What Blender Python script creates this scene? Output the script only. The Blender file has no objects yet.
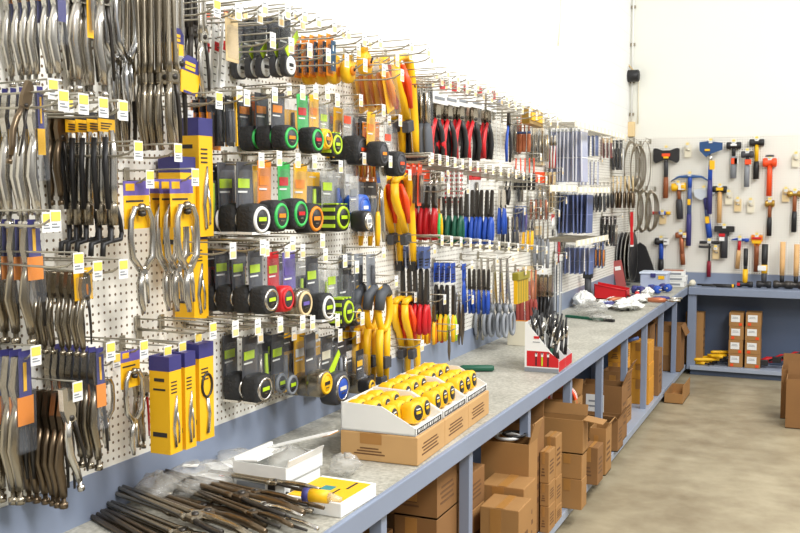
import bpy, math, random
from mathutils import Vector, Matrix
random.seed(7)
S = bpy.context.scene
COL = S.collection
PI = math.pi

# ---------------------------------------------------------------- camera
FPX, YAW, PIT = 965.0, .415, .0765
CAM = Vector((2.0, 0.0, 1.90))
FW = Vector((-math.sin(YAW)*math.cos(PIT), math.cos(YAW)*math.cos(PIT), -math.sin(PIT)))
RT = Vector((math.cos(YAW), math.sin(YAW), 0)); UP = RT.cross(FW)
cd = bpy.data.cameras.new('camera'); co = bpy.data.objects.new('camera', cd); COL.objects.link(co)
cd.sensor_width = 36; cd.lens = FPX*36/800; cd.clip_end = 100; cd.clip_start = .05
co.matrix_world = Matrix((( RT.x, UP.x, -FW.x, CAM.x), (RT.y, UP.y, -FW.y, CAM.y), (RT.z, UP.z, -FW.z, CAM.z), (0,0,0,1)))
S.camera = co
def ray(u, v): return FW + RT*((u-400)/FPX) - UP*((v-266.5)/FPX)
def onx(u, v, x): r = ray(u, v); return CAM + r*((x-CAM.x)/r.x)
def ony(u, v, y): r = ray(u, v); return CAM + r*(y/r.y)
def onz(u, v, z): r = ray(u, v); return CAM + r*((z-CAM.z)/r.z)
def pr(p):
    q = Vector(p)-CAM; d = q.dot(FW)
    return 400+FPX*q.dot(RT)/d, 266.5-FPX*q.dot(UP)/d, FPX/d

# ---------------------------------------------------------------- materials
def lin(c): return tuple((x/12.92 if x <= .04045 else ((x+.055)/1.055)**2.4) for x in c)
MC = {}
def mat(name, rgb=None, rough=.5, metal=0., alpha=1., spec=.5, noise=0., nscale=8., bump=0.):
    if name in MC: return MC[name]
    m = bpy.data.materials.new(name); m.use_nodes = True
    nt = m.node_tree; b = nt.nodes['Principled BSDF']
    c = lin(tuple(x/255 for x in rgb))
    b.inputs['Base Color'].default_value = (*c, 1)
    b.inputs['Roughness'].default_value = rough; b.inputs['Metallic'].default_value = metal
    b.inputs['Alpha'].default_value = alpha; b.inputs['Specular IOR Level'].default_value = spec
    if noise or bump:
        tc = nt.nodes.new('ShaderNodeTexCoord'); n = nt.nodes.new('ShaderNodeTexNoise')
        n.inputs['Scale'].default_value = nscale; n.inputs['Detail'].default_value = 5
        nt.links.new(tc.outputs['Object'], n.inputs['Vector'])
        if noise:
            r = nt.nodes.new('ShaderNodeMapRange'); r.inputs['From Min'].default_value = .3; r.inputs['From Max'].default_value = .7
            r.inputs['To Min'].default_value = 1-noise; r.inputs['To Max'].default_value = 1+noise
            mx = nt.nodes.new('ShaderNodeMix'); mx.data_type = 'RGBA'; mx.blend_type = 'MULTIPLY'; mx.inputs[0].default_value = 1
            mx.inputs[6].default_value = (*c, 1)
            nt.links.new(n.outputs['Fac'], r.inputs['Value']); nt.links.new(r.outputs[0], mx.inputs[7])
            nt.links.new(mx.outputs[2], b.inputs['Base Color'])
        if bump:
            bp = nt.nodes.new('ShaderNodeBump'); bp.inputs['Strength'].default_value = bump; bp.inputs['Distance'].default_value = .01
            nt.links.new(n.outputs['Fac'], bp.inputs['Height']); nt.links.new(bp.outputs[0], b.inputs['Normal'])
    MC[name] = m; return m
silver = mat('silver', (205,200,190), .24, .95); bronze = mat('bronze_steel', (116,100,80), .32, .9); nickel = mat('nickel', (158,148,130), .27, .95)
chrome = mat('chrome', (225,225,225), .12, 1.); wire = mat('wire', (176,170,155), .35, .8); darkst = mat('dark_steel', (70,66,62), .4, .7)
yellow = mat('yellow', (246,190,16), .45); yellow2 = mat('card_yellow', (246,188,20), .5); orange = mat('orange', (238,140,20), .5); redor = mat('red_orange', (244,80,28), .45)
navy = mat('navy', (58,56,120), .5); royal = mat('royal_blue', (36,80,180), .45); black = mat('black', (34,33,34), .5); charcoal = mat('charcoal', (62,62,66), .55)
rubber = mat('rubber_black', (40,40,40), .75, bump=.6, nscale=120); grey = mat('grey', (140,144,150), .5); white = mat('white', (240,240,236), .5)
red = mat('red', (206,26,34), .42); dgreen = mat('dark_green', (20,90,66), .45); lime = mat('lime', (190,224,40), .45); green = mat('green', (60,190,90), .45)
blue = mat('tape_blue', (28,96,200), .4); paleblue = mat('pale_blue', (150,160,205), .4); slate = mat('slate_blue', (80,100,152), .4); purple = mat('purple_card', (108,92,170), .5)
tan = mat('tan_card', (226,200,150), .6); brownw = mat('brown_wood', (150,84,46), .5, noise=.15, nscale=30); woodl = mat('light_wood', (222,176,118), .5, noise=.1, nscale=30)
brass = mat('brass', (190,150,70), .3, .8); copper = mat('copper', (196,120,84), .4, .5); ink = mat('print_ink', (48,44,42), .6); kraftink = mat('carton_print', (110,76,44), .7)
clear = mat('clear_plastic', (170,174,180), .10, 0, .12, .9); cleard = mat('clear_bag', (222,220,212), .15, 0, .34, .9, bump=1., nscale=35)
clearb = mat('blue_tint_plastic', (200,206,232), .2, 0, .75, .7); olive = mat('olive', (150,138,40), .5); grip = mat('dark_grey_grip', (82,86,92), .6)
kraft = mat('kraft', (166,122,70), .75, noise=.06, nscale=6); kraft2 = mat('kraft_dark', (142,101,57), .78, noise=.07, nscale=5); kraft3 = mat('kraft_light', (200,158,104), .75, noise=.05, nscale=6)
tapem = mat('carton_tape', (176,126,66), .35); amber = mat('amber_carton', (214,150,48), .7, noise=.05, nscale=6)
steelblue = mat('bench_paint', (136,147,168), .42, noise=.05, nscale=3); shelfblue = mat('shelf_paint', (160,170,186), .45, noise=.05, nscale=4)
maroon = mat('maroon', (150,60,50), .6); cream = mat('cream', (232,224,200), .6); plasterblk = mat('matte_black', (22,22,24), .8)

def special(name, build):
    m = bpy.data.materials.new(name); m.use_nodes = True; nt = m.node_tree
    build(nt, nt.nodes['Principled BSDF']); return m
def mathn(nt, op, a, b=None):
    n = nt.nodes.new('ShaderNodeMath'); n.operation = op
    for i, x in enumerate((a, b)):
        if x is None: continue
        if isinstance(x, (int, float)): n.inputs[i].default_value = x
        else: nt.links.new(x, n.inputs[i])
    return n.outputs[0]
def peg(axis, rad=.031):
    def f(nt, b):
        tc = nt.nodes.new('ShaderNodeTexCoord'); sp = nt.nodes.new('ShaderNodeSeparateXYZ'); nt.links.new(tc.outputs['Object'], sp.inputs[0])
        def d(o):
            a = mathn(nt, 'FRACT', mathn(nt, 'MULTIPLY', o, 1/.0254)); return mathn(nt, 'POWER', mathn(nt, 'SUBTRACT', a, .5), 2)
        s = mathn(nt, 'ADD', d(sp.outputs[axis]), d(sp.outputs[2]))
        k = mathn(nt, 'LESS_THAN', s, rad)
        mx = nt.nodes.new('ShaderNodeMix'); mx.data_type = 'RGBA'
        mx.inputs[6].default_value = (*lin((.95,.94,.90)), 1); mx.inputs[7].default_value = (*lin((.42,.34,.24)), 1)
        nt.links.new(k, mx.inputs[0]); nt.links.new(mx.outputs[2], b.inputs['Base Color']); b.inputs['Roughness'].default_value = .45
    return f
def blockwall(nt, b):
    tc = nt.nodes.new('ShaderNodeTexCoord'); sp = nt.nodes.new('ShaderNodeSeparateXYZ'); nt.links.new(tc.outputs['Object'], sp.inputs[0])
    cb = nt.nodes.new('ShaderNodeCombineXYZ'); nt.links.new(sp.outputs[1], cb.inputs[0]); nt.links.new(sp.outputs[2], cb.inputs[1])
    br = nt.nodes.new('ShaderNodeTexBrick'); nt.links.new(cb.outputs[0], br.inputs['Vector'])
    br.inputs['Scale'].default_value = 1; br.inputs['Brick Width'].default_value = .4; br.inputs['Row Height'].default_value = .2; br.inputs['Mortar Size'].default_value = .004
    br.inputs['Color1'].default_value = (*lin((.975,.975,.96)), 1); br.inputs['Color2'].default_value = (*lin((.97,.97,.955)), 1); br.inputs['Mortar'].default_value = (*lin((.93,.93,.91)), 1)
    nt.links.new(br.outputs['Color'], b.inputs['Base Color']); b.inputs['Roughness'].default_value = .6
def floor_m(nt, b):
    tc = nt.nodes.new('ShaderNodeTexCoord')
    n1 = nt.nodes.new('ShaderNodeTexNoise'); n1.inputs['Scale'].default_value = 1.3; n1.inputs['Detail'].default_value = 8; n1.inputs['Roughness'].default_value = .65
    n2 = nt.nodes.new('ShaderNodeTexNoise'); n2.inputs['Scale'].default_value = 5; n2.inputs['Detail'].default_value = 6
    nt.links.new(tc.outputs['Object'], n1.inputs['Vector']); nt.links.new(tc.outputs['Object'], n2.inputs['Vector'])
    r = nt.nodes.new('ShaderNodeValToRGB'); e = r.color_ramp.elements
    e[0].position = .36; e[0].color = (*lin((.53,.475,.375)), 1); e[1].position = .64; e[1].color = (*lin((.70,.655,.545)), 1)
    nt.links.new(mathn(nt, 'ADD', mathn(nt, 'MULTIPLY', n1.outputs['Fac'], .6), mathn(nt, 'MULTIPLY', n2.outputs['Fac'], .4)), r.inputs[0])
    nt.links.new(r.outputs[0], b.inputs['Base Color']); b.inputs['Roughness'].default_value = .42; b.inputs['Specular IOR Level'].default_value = .4
def bench_m(nt, b):
    tc = nt.nodes.new('ShaderNodeTexCoord'); n1 = nt.nodes.new('ShaderNodeTexNoise'); n1.inputs['Scale'].default_value = 70; n1.inputs['Detail'].default_value = 4
    n2 = nt.nodes.new('ShaderNodeTexNoise'); n2.inputs['Scale'].default_value = 3; n2.inputs['Detail'].default_value = 5
    for n in (n1, n2): nt.links.new(tc.outputs['Object'], n.inputs['Vector'])
    r = nt.nodes.new('ShaderNodeValToRGB'); e = r.color_ramp.elements
    e[0].position = .38; e[0].color = (*lin((.58,.57,.52)), 1); e[1].position = .62; e[1].color = (*lin((.76,.75,.70)), 1)
    nt.links.new(mathn(nt, 'ADD', mathn(nt, 'MULTIPLY', n1.outputs['Fac'], .6), mathn(nt, 'MULTIPLY', n2.outputs['Fac'], .4)), r.inputs[0])
    nt.links.new(r.outputs[0], b.inputs['Base Color']); b.inputs['Roughness'].default_value = .5
peg_l, peg_b = special('pegboard_left', peg(1)), special('pegboard_back', peg(0, .036))
wall_m, flr_m, bnch_m = special('painted_block', blockwall), special('concrete', floor_m), special('bench_laminate', bench_m)
backw = mat('back_wall_paint', (238,238,228), .6, noise=.01, nscale=1)
darkpanel = mat('dark_blue_paint', (84,98,122), .5, noise=.12, nscale=1.5)

# ---------------------------------------------------------------- mesh builder
class MB:
    def __init__(s): s.v = []; s.f = []; s.m = []; s.s = []; s.mats = []; s.M = Matrix()
    def mi(s, m):
        if m not in s.mats: s.mats.append(m)
        return s.mats.index(m)
    def add(s, vs, fs, m, smooth=False):
        o = len(s.v); k = s.mi(m)
        s.v += [tuple(s.M @ Vector(p)) for p in vs]
        for f in fs: s.f.append([i+o for i in f]); s.m.append(k); s.s.append(smooth)
        return s
    def box(s, c, d, m, bev=0.):
        x, y, z = c; a, b, h = d[0]/2, d[1]/2, d[2]/2
        if not bev:
            vs = [(x+i*a, y+j*b, z+k*h) for k in (-1,1) for j in (-1,1) for i in (-1,1)]
            return s.add(vs, [(0,2,3,1),(4,5,7,6),(0,1,5,4),(2,6,7,3),(0,4,6,2),(1,3,7,5)], m)
        e = min(bev, a*.95, b*.95, h*.95); L = []       # rounded-rectangle loft, bevelled all round
        for zz, ins in ((-h, e), (-h+e*.3, e*.3), (-h+e, 0), (h-e, 0), (h-e*.3, e*.3), (h, e)):
            A, Bq = a-ins, b-ins; q = e*.6
            L.append([(x+px, y+py, z+zz) for px, py in ((A-q,-Bq),(A,-Bq+q),(A,Bq-q),(A-q,Bq),(-A+q,Bq),(-A,Bq-q),(-A,-Bq+q),(-A+q,-Bq))])
        return s.loft(L, m, True, smooth=False)
    def loft(s, rings, m, closed=True, smooth=True, caps=True):
        n = len(rings[0]); vs = [p for r in rings for p in r]; fs = []
        for i in range(len(rings)-1):
            for j in range(n if closed else n-1):
                a = i*n+j; b = i*n+(j+1) % n; fs.append((a, b, b+n, a+n))
        if caps: fs.append(tuple(reversed(range(n)))); fs.append(tuple(range((len(rings)-1)*n, len(rings)*n)))
        return s.add(vs, fs, m, smooth)
    def tube(s, pts, r, m, seg=8, closed=False, flat=1.):
        P = [Vector(p) for p in pts]; n = len(P); rs = r if isinstance(r, (list, tuple)) else [r]*n
        rings = []; ref = None
        for i in range(n):
            if closed: t = (P[(i+1) % n]-P[i-1])
            else: t = (P[min(i+1, n-1)]-P[max(i-1, 0)])
            t.normalize()
            if ref is None:
                ref = Vector((0,1,0)) if abs(t.y) < .9 else Vector((1,0,0))
            b = t.cross(ref).normalized(); c = b.cross(t).normalized(); ref = c
            rings.append([tuple(P[i] + b*math.cos(2*PI*k/seg)*rs[i] + c*math.sin(2*PI*k/seg)*rs[i]*flat) for k in range(seg)])
        if closed: rings.append(rings[0]); return s.loft(rings, m, caps=False)
        return s.loft(rings, m)
    def prism(s, poly, y0, y1, m, plane='xz'):
        def P(a, b, t): return (a, t, b) if plane == 'xz' else ((a, b, t) if plane == 'xy' else (t, a, b))
        n = len(poly); vs = [P(a, b, y0) for a, b in poly]+[P(a, b, y1) for a, b in poly]
        fs = [tuple(range(n)), tuple(reversed(range(n, 2*n)))]+[(i, i+n, (i+1) % n+n, (i+1) % n) for i in range(n)]
        return s.add(vs, fs, m)
    def lathe(s, prof, c, m, axis='y', seg=20, sx=1., sz=1.):
        rings = []
        for r, h in prof:
            R = []
            for k in range(seg):
                a, b = r*math.cos(2*PI*k/seg)*sx, r*math.sin(2*PI*k/seg)*sz
                p = {'y': (a, h, b), 'z': (a, b, h), 'x': (h, a, b)}[axis]
                R.append((c[0]+p[0], c[1]+p[1], c[2]+p[2]))
            rings.append(R)
        return s.loft(rings, m, smooth=True)
    def cyl(s, a, b, r, m, seg=12): return s.tube([a, b], r, m, seg)
    def ring(s, c, R, r, m, axis='y', seg=24, sx=1., sz=1., q=6):
        pts = []
        for k in range(seg):
            a, b = R*math.cos(2*PI*k/seg)*sx, R*math.sin(2*PI*k/seg)*sz
            p = {'y': (a, 0, b), 'z': (a, b, 0), 'x': (0, a, b)}[axis]; pts.append((c[0]+p[0], c[1]+p[1], c[2]+p[2]))
        return s.tube(pts, r, m, q, closed=True)
    def plate(s, x0, x1, z0, z1, y, m, t=.0012): return s.box(((x0+x1)/2, y, (z0+z1)/2), (abs(x1-x0), t, abs(z1-z0)), m)
    def blob(s, c, rad, m, seed=0, amp=.18, nu=18, nv=10, power=1.):
        rnd = random.Random(seed); rings = []
        for i in range(nv+1):
            th = PI*i/nv; th = min(max(th, .06), PI-.06); R = []
            for k in range(nu):
                ph = 2*PI*k/nu; w = 1+rnd.uniform(-amp, amp)
                R.append((c[0]+rad[0]*math.sin(th)*math.cos(ph)*w, c[1]+rad[1]*math.sin(th)*math.sin(ph)*w, c[2]+rad[2]*math.cos(th)*(1+rnd.uniform(-amp, amp))))
            rings.append(R)
        return s.loft(rings, m, smooth=(m is cleard))
    def mesh(s, name):
        me = bpy.data.meshes.new(name); me.from_pydata(s.v, [], s.f)
        for m in s.mats: me.materials.append(m)
        me.polygons.foreach_set('material_index', s.m); me.polygons.foreach_set('use_smooth', s.s); me.update()
        return me

LBL = set()
def meta(o, label, cat, group=None, kind=None):
    o['label'] = label; o['category'] = cat
    if group: o['group'] = group
    if kind: o['kind'] = kind
    return o
def link(name, me, parent=None, label=None):
    o = bpy.data.objects.new(name, me); COL.objects.link(o); o.parent = parent
    if label: o['label'] = label
    return o
class T:                                   # template of a thing: parts and sub-parts share mesh data between copies
    def __init__(s, name, cat, H): s.name = name; s.cat = cat; s.H = H; s.parts = []
    def p(s, name, mb, label=None, subs=()):
        s.parts.append((name, mb.mesh(name), label, [(a, b.mesh(a), (c[0] if c else None)) for a, b, *c in subs])); return s
    def put(s, label, loc, rot=0., sc=1., group=None, name=None, M=None, wx=1.):
        r = bpy.data.objects.new(name or s.name, None); COL.objects.link(r); r.empty_display_size = .05
        if M is not None: r.matrix_world = M
        else: r.location = loc; r.rotation_euler = rot if isinstance(rot, tuple) else (0, 0, rot); r.scale = (sc*wx, sc, sc)
        meta(r, label, s.cat, group)
        for n, me, lb, subs in s.parts:
            o = link(n, me, r, lb)
            for a, b, c in subs: link(a, b, o, c)
        return r
def solo(name, mb, label, cat, loc=(0,0,0), rot=0., group=None, kind=None):
    o = link(name, mb.mesh(name)); o.location = loc; o.rotation_euler = rot if isinstance(rot, tuple) else (0, 0, rot)
    return meta(o, label, cat, group, kind)
def struct(name, mb, label=None):
    o = link(name, mb.mesh(name)); o['kind'] = 'structure'
    if label: o['label'] = label
    return o

# ---------------------------------------------------------------- setting
D = 10.75; ZB = .92; ZS = .11; BX = .70; BY = 10.35
struct('floor', MB().box((4, 4.5, -.05), (8.4, 13.4, .1), flr_m), 'worn beige concrete floor')
struct('wall_left', MB().box((-.1, 4.5, 2.5), (.2, 13.0, 5.0), wall_m), 'white painted block wall')
struct('wall_back', MB().box((4.0, D+.1, 2.5), (8.4, .2, 5.0), backw), 'plain off-white back wall')
pb = MB(); y0 = .9
pl = MB().box((.004, (.9+D)/2, (1.06+2.5)/2), (.008, D-.9, 1.44), peg_l); struct('trim_1', pl, 'white pegboard lining the left wall')
struct('trim_2', MB().box((4.0, D-.004, (1.045+2.5)/2), (8.0, .008, 1.455), peg_b), 'white pegboard across the back wall')
struct('trim_3', MB().box((.006, (.9+D)/2, .99), (.012, D-.9, .14), steelblue), 'blue-grey splash board under the left pegboard')
struct('trim_4', MB().box((4.0, D-.006, .983), (8.0, .012, .125), steelblue), 'blue-grey splash board under the back pegboard')
m = MB(); m.box((.005, 6.0, .43), (.01, 9.5, .86), darkpanel); struct('trim_5', m, 'dark blue painted panel below the left bench')
m = MB(); m.box((4.0, D-.006, .43), (7.98, .01, .86), darkpanel); m.box((2.1, D-.014, .43), (.03, .008, .86), darkpanel); m.box((5.0, D-.014, .43), (.03, .008, .86), darkpanel)
struct('trim_6', m, 'dark blue painted panel below the back bench')

# benches: worktop / front rail / posts / lower shelf are parts
def bench():
    t = T('workbench', 'workbench', 1)
    t.p('worktop', MB().box((.35, 5.62, ZB-.02), (.69, 10.22, .04), bnch_m), 'speckled grey-beige laminate worktop')
    t.p('front_rail', MB().box((BX-.004, 5.43, ZB-.04), (.03, 9.84, .075), steelblue, .004))
    for i in range(-1, 9):
        y = 2.87+.868*i
        t.p('post', MB().box((.655, y, .48), (.045, .045, .76), steelblue, .003))
        t.p('rear_post', MB().box((.05, y, .48), (.04, .04, .76), steelblue, .003))
    t.p('lower_shelf', MB().box((.36, 5.43, ZS-.03), (.69, 9.84, .05), shelfblue, .003))
    t.p('toe_rail', MB().box((.60, 5.43, .028), (.03, 9.8, .05), darkpanel))
    t.put('long steel-blue workbench with pale laminate top along the left pegboard', (0,0,0))
    t = T('workbench', 'workbench', 1)
    t.p('worktop', MB().box((4.26, D-.195, ZB-.021), (7.08, .36, .038), steelblue), 'painted blue-grey worktop')
    t.p('front_rail', MB().box((4.27, BY+.005, ZB-.04), (7.1, .03, .075), steelblue, .004))
    t.p('post', MB().box((.755, BY+.05, .455), (.085, .07, .80), steelblue, .004))
    for x in (4.2, 7.6): t.p('post', MB().box((x, BY+.05, .455), (.06, .06, .80), steelblue, .004))
    t.p('lower_shelf', MB().box((4.3, BY+.17, ZS-.03), (7.1, .38, .04), shelfblue, .003))
    t.p('toe_rail', MB().box((4.3, BY+.05, .045), (7.1, .03, .09), darkpanel))
    t.put('shallow steel-blue workbench across the back wall below the hammers', (0,0,0))
bench()

ORD = ['Frontmost', 'Second', 'Third', 'Fourth', 'Fifth', 'Sixth', 'Seventh', 'Eighth', 'Ninth', 'Tenth', 'Eleventh', 'Twelfth']
NUM = ['zero','one','two','three','four','five','six','seven','eight','nine','ten','eleven','twelve']
def ordlab(i, n, desc):
    if n == 1: return desc[0].upper()+desc[1:]
    if i == 0: return f'Frontmost of {NUM[n]} {desc}'
    if i == n-1: return f'Rearmost of {NUM[n]} {desc}'
    return f'{ORD[i]} from front of {NUM[n]} {desc}'

# ---------------------------------------------------------------- hooks
HOOK = {}
def hook_tpl(L, tag=True, seg=6, far=False):
    L = round(L/.03)*.03; key = (L, tag, far)
    if key in HOOK: return HOOK[key]
    t = T('peg_hook', 'hook', .1)
    w = MB()
    w.tube([(0,-.004,0), (0,-L*.45,-.004), (0,-L*.8,-.006), (0,-L*.95,.0), (0,-L-.012,.014)], .0032, wire, seg)
    w.tube([(0,-.004,.03), (0,-L-.02,.034)], .0026, wire, seg)
    w.box((0,-.008,.015), (.02,.006,.05), wire)
    t.p('wire', w)
    if tag:
        g = MB(); g.plate(-.018, .018, -.018, .034, -L-.023, white)
        if far: g.plate(-.013, .013, -.013, .006, -L-.0245, mat('tag_peach', (246,212,150), .5)); g.plate(-.013, .005, .016, .019, -L-.0245, grey)
        else: g.plate(-.015, .015, .008, .030, -L-.0245, mat('tag_yellow', (248,216,96), .5)); g.plate(-.013, .012, -.008, -.005, -L-.0245, grey); g.plate(-.013, .004, -.001, .002, -L-.0245, grey)
        t.p('price_tag', g, 'white price tag with a peach block' if far else 'white price tag with a yellow block')
    HOOK[key] = t; return t
NH = 0
def hook(p, L, label, tag=True, rot=PI/2, group='wire peg hooks holding stock on the left pegboard', sc=1.):
    global NH; NH += 1
    return hook_tpl(L, tag, far=(rot == PI/2 and p[1] > 2.55)).put(label, p, rot, sc, group)

# ---------------------------------------------------------------- item makers (local: x width, -y outward, z down from the hook hole)
def header(w, z0, z1, m, band=None, bm=None):
    c = MB(); c.plate(-w/2, w/2, z0, z1, 0, m)
    if band: c.plate(-w/2, w/2, z0, z0-(z0-z1)*band, -.0004, bm, .0022)
    for k in range(3):
        zz = z0+(z1-z0)*(.55+.13*k); c.plate(-w*.34, w*(.3-.1*k), zz, zz-(z0-z1)*.06, -.0012, ink)
    return c
def lockplier(name='locking_pliers', H=.26, fin=nickel, bag=None, tip=None, cw=.011):
    t = T(name, 'pliers', H); k = H/.26
    j = MB(); j.prism([(-.012*k,-.0*k), (.002*k,-.0*k), (.006*k,-.05*k), (.014*k,-.085*k), (-.014*k,-.085*k), (-.02*k,-.05*k)], -.007, .007, fin)
    j.prism([(.006*k,-.002*k), (.014*k,-.01*k), (.02*k,-.06*k), (.012*k,-.08*k), (.006*k,-.05*k)], -.005, .005, fin); j.cyl((0,-.009,-.075*k), (0,.009,-.075*k), .007*k, darkst, 8)
    t.p('jaws', j)
    h = MB(); h.tube([(-.006*k,0,-.075*k), (-.016*k,0,-.12*k), (-.02*k,0,-.16*k), (-.010*k,0,-.205*k), (-.007*k,0,-.235*k)], [.008*k,.0095*k,.0105*k,.0095*k,.008*k], fin, 8, flat=.95)
    t.p('handle', h, None, [('adjusting_screw', MB().tube([(-.007*k,0,-.232*k), (-.007*k,0,-.247*k), (-.007*k,0,-.248*k), (-.007*k,0,-.26*k)], [.005*k,.005*k,.009*k,.009*k], fin, 8))])
    l = MB(); l.tube([(.010*k,0,-.08*k), (.017*k,0,-.12*k), (.022*k,0,-.17*k), (.024*k,0,-.225*k)], [.006*k,.0045*k,.0045*k,.003*k], tip or darkst, 6, flat=.8)
    t.p('release_lever', l)
    if bag:
        a, b, zt = bag
        c = MB(); c.plate(-cw, cw, .01, -.07*k, -.010, a); c.plate(-cw*1.3, cw*1.3, -.07*k, -.12*k, -.010, b); c.plate(-cw*.4, cw*.1, -.01, -.06*k, -.012, yellow2 if a != orange else white); t.p('header_card', c)
        c = MB(); c.box((0,-.004,-.085*k), (.02+cw*1.6,.024,.17*k), clear, .005); t.p('clear_sleeve', c)
    return t
def longreach(fin=nickel, H=.5):
    t = T('long_reach_pliers', 'pliers', H)
    for s in (-1, 1):
        t.p('jaw_bar', MB().tube([(s*.006,0,0), (s*.010,0,-.12), (s*.012,0,-.27), (s*.016,0,-.30)], [.005,.0062,.0072,.009], fin, 8))
    t.p('pivot', MB().box((0,0,-.31), (.04,.016,.04), fin, .006).cyl((0,-.011,-.31), (0,.011,-.31), .008, darkst, 8))
    t.p('handle', MB().tube([(-.010,0,-.32), (-.020,0,-.36), (-.022,0,-.42), (-.010,0,-.5)], [.008,.0095,.0095,.007], fin, 8))
    t.p('handle', MB().tube([(.010,0,-.32), (.018,0,-.36), (.024,0,-.42), (.024,0,-.48)], [.006,.006,.006,.005], darkst, 8))
    return t
def fclamp():
    t = T('sheet_metal_clamp_pliers', 'pliers', .4)
    t.p('header_card', header(.07, 0, -.055, yellow2, .35, black))
    t.p('handle', MB().tube([(.012,-.006,-.05), (.016,-.006,-.12), (.012,-.006,-.2), (.010,-.006,-.27)], [.008,.013,.014,.012], silver, 8))
    t.p('release_lever', MB().tube([(-.012,-.004,-.07), (-.016,-.004,-.15), (-.008,-.004,-.27)], [.008,.008,.007], black, 6))
    t.p('adjusting_barrel', MB().tube([(.006,-.008,-.25), (.006,-.008,-.26), (.006,-.008,-.315)], [.009,.014,.014], nickel, 10))
    j = MB(); j.tube([(.004,0,-.31), (.004,0,-.36), (-.03,0,-.366), (-.034,0,-.40)], [.008]*4, black, 6); j.tube([(.0,0,-.36), (.045,0,-.355), (.05,0,-.335)], .0065, black, 6); j.tube([(.012,0,-.22), (.045,0,-.30), (.05,0,-.34)], .006, black, 6)
    t.p('jaws', j); return t
def cclamp(card=True, fin=silver):
    t = T('c_clamp_pliers', 'clamp', .42)
    if card:
        c = MB(); c.plate(-.06, .06, 0, -.045, .004, purple); c.plate(-.06, .06, -.045, -.15, .004, yellow2); c.plate(-.05, -.01, -.008, -.03, .003, yellow2); c.plate(-.05, .03, -.06, -.066, .003, ink)
        t.p('backing_card', c, 'purple and yellow backing card')
    j = MB(); j.tube([(-.012,-.012,-.28), (-.045,-.012,-.24), (-.052,-.012,-.18), (-.048,-.012,-.12), (-.030,-.012,-.085), (-.008,-.012,-.085)], [.011,.011,.010,.010,.010,.008], fin, 8)
    j.tube([(.012,-.012,-.28), (.045,-.012,-.24), (.052,-.012,-.18), (.048,-.012,-.12), (.030,-.012,-.085), (.008,-.012,-.085)], [.011,.011,.010,.010,.010,.008], fin, 8)
    t.p('jaws', j); t.p('swivel_pad', MB().lathe([(.005,-.012), (.015,-.008), (.015,.004), (.004,.006)], (0,-.014,-.085), nickel, 'y', 12).lathe([(.004,-.012), (.013,-.008), (.013,.004)], (0,-.016,-.10), darkst, 'z', 10))
    t.p('pivot', MB().box((0,-.012,-.285), (.035,.014,.03), fin, .005))
    t.p('handle', MB().tube([(-.008,-.012,-.29), (-.016,-.012,-.33), (-.014,-.012,-.38), (-.006,-.012,-.40), (-.005,-.012,-.42)], [.010,.012,.011,.009,.007], fin, 8))
    t.p('release_lever', MB().tube([(.010,-.012,-.29), (.017,-.012,-.33), (.020,-.012,-.39)], [.008,.007,.005], fin, 6)); return t
def toolbox_carton(w=.06, H=.3, d=.075, art='pliers'):
    t = T('tool_carton', 'box', H)
    c = MB(); c.box((0,-d/2,-H/2), (w,d,H), yellow2); c.box((0,-d/2,-.02), (w+.001,d+.001,.045), navy)
    for k in range(4): c.plate(-w*.36, w*.1, -.075-k*.011, -.079-k*.011, -d-.0008, ink)
    c.box((-w/2-.0006,-d/2,-.10), (.001,d*.6,.006), ink); c.box((-w/2-.0006,-d/2,-.24), (.001,d*.7,.014), ink); c.box((-w/2-.0006,-d/2,-.07), (.001,d*.5,.01), ink)
    t.p('carton', c)
    a = MB()
    if art == 'chain': a.ring((0,-d-.002,-.13), .026, .004, darkst, 'y', 14, .8, 1.4); a.tube([(0,-d-.002,-.17), (.008,-d-.002,-.22), (0,-d-.002,-.28)], .006, silver, 6)
    else: a.tube([(.004,-d-.001,-.12), (-.004,-d-.001,-.17), (-.012,-d-.001,-.22), (-.004,-d-.001,-.28)], [.003,.008,.006,.006], silver, 6); a.tube([(.004,-d-.001,-.17), (.014,-d-.001,-.22), (.012,-d-.001,-.27)], .004, silver, 6)
    t.p('printed_picture', a, 'picture of silver pliers'); return t
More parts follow.
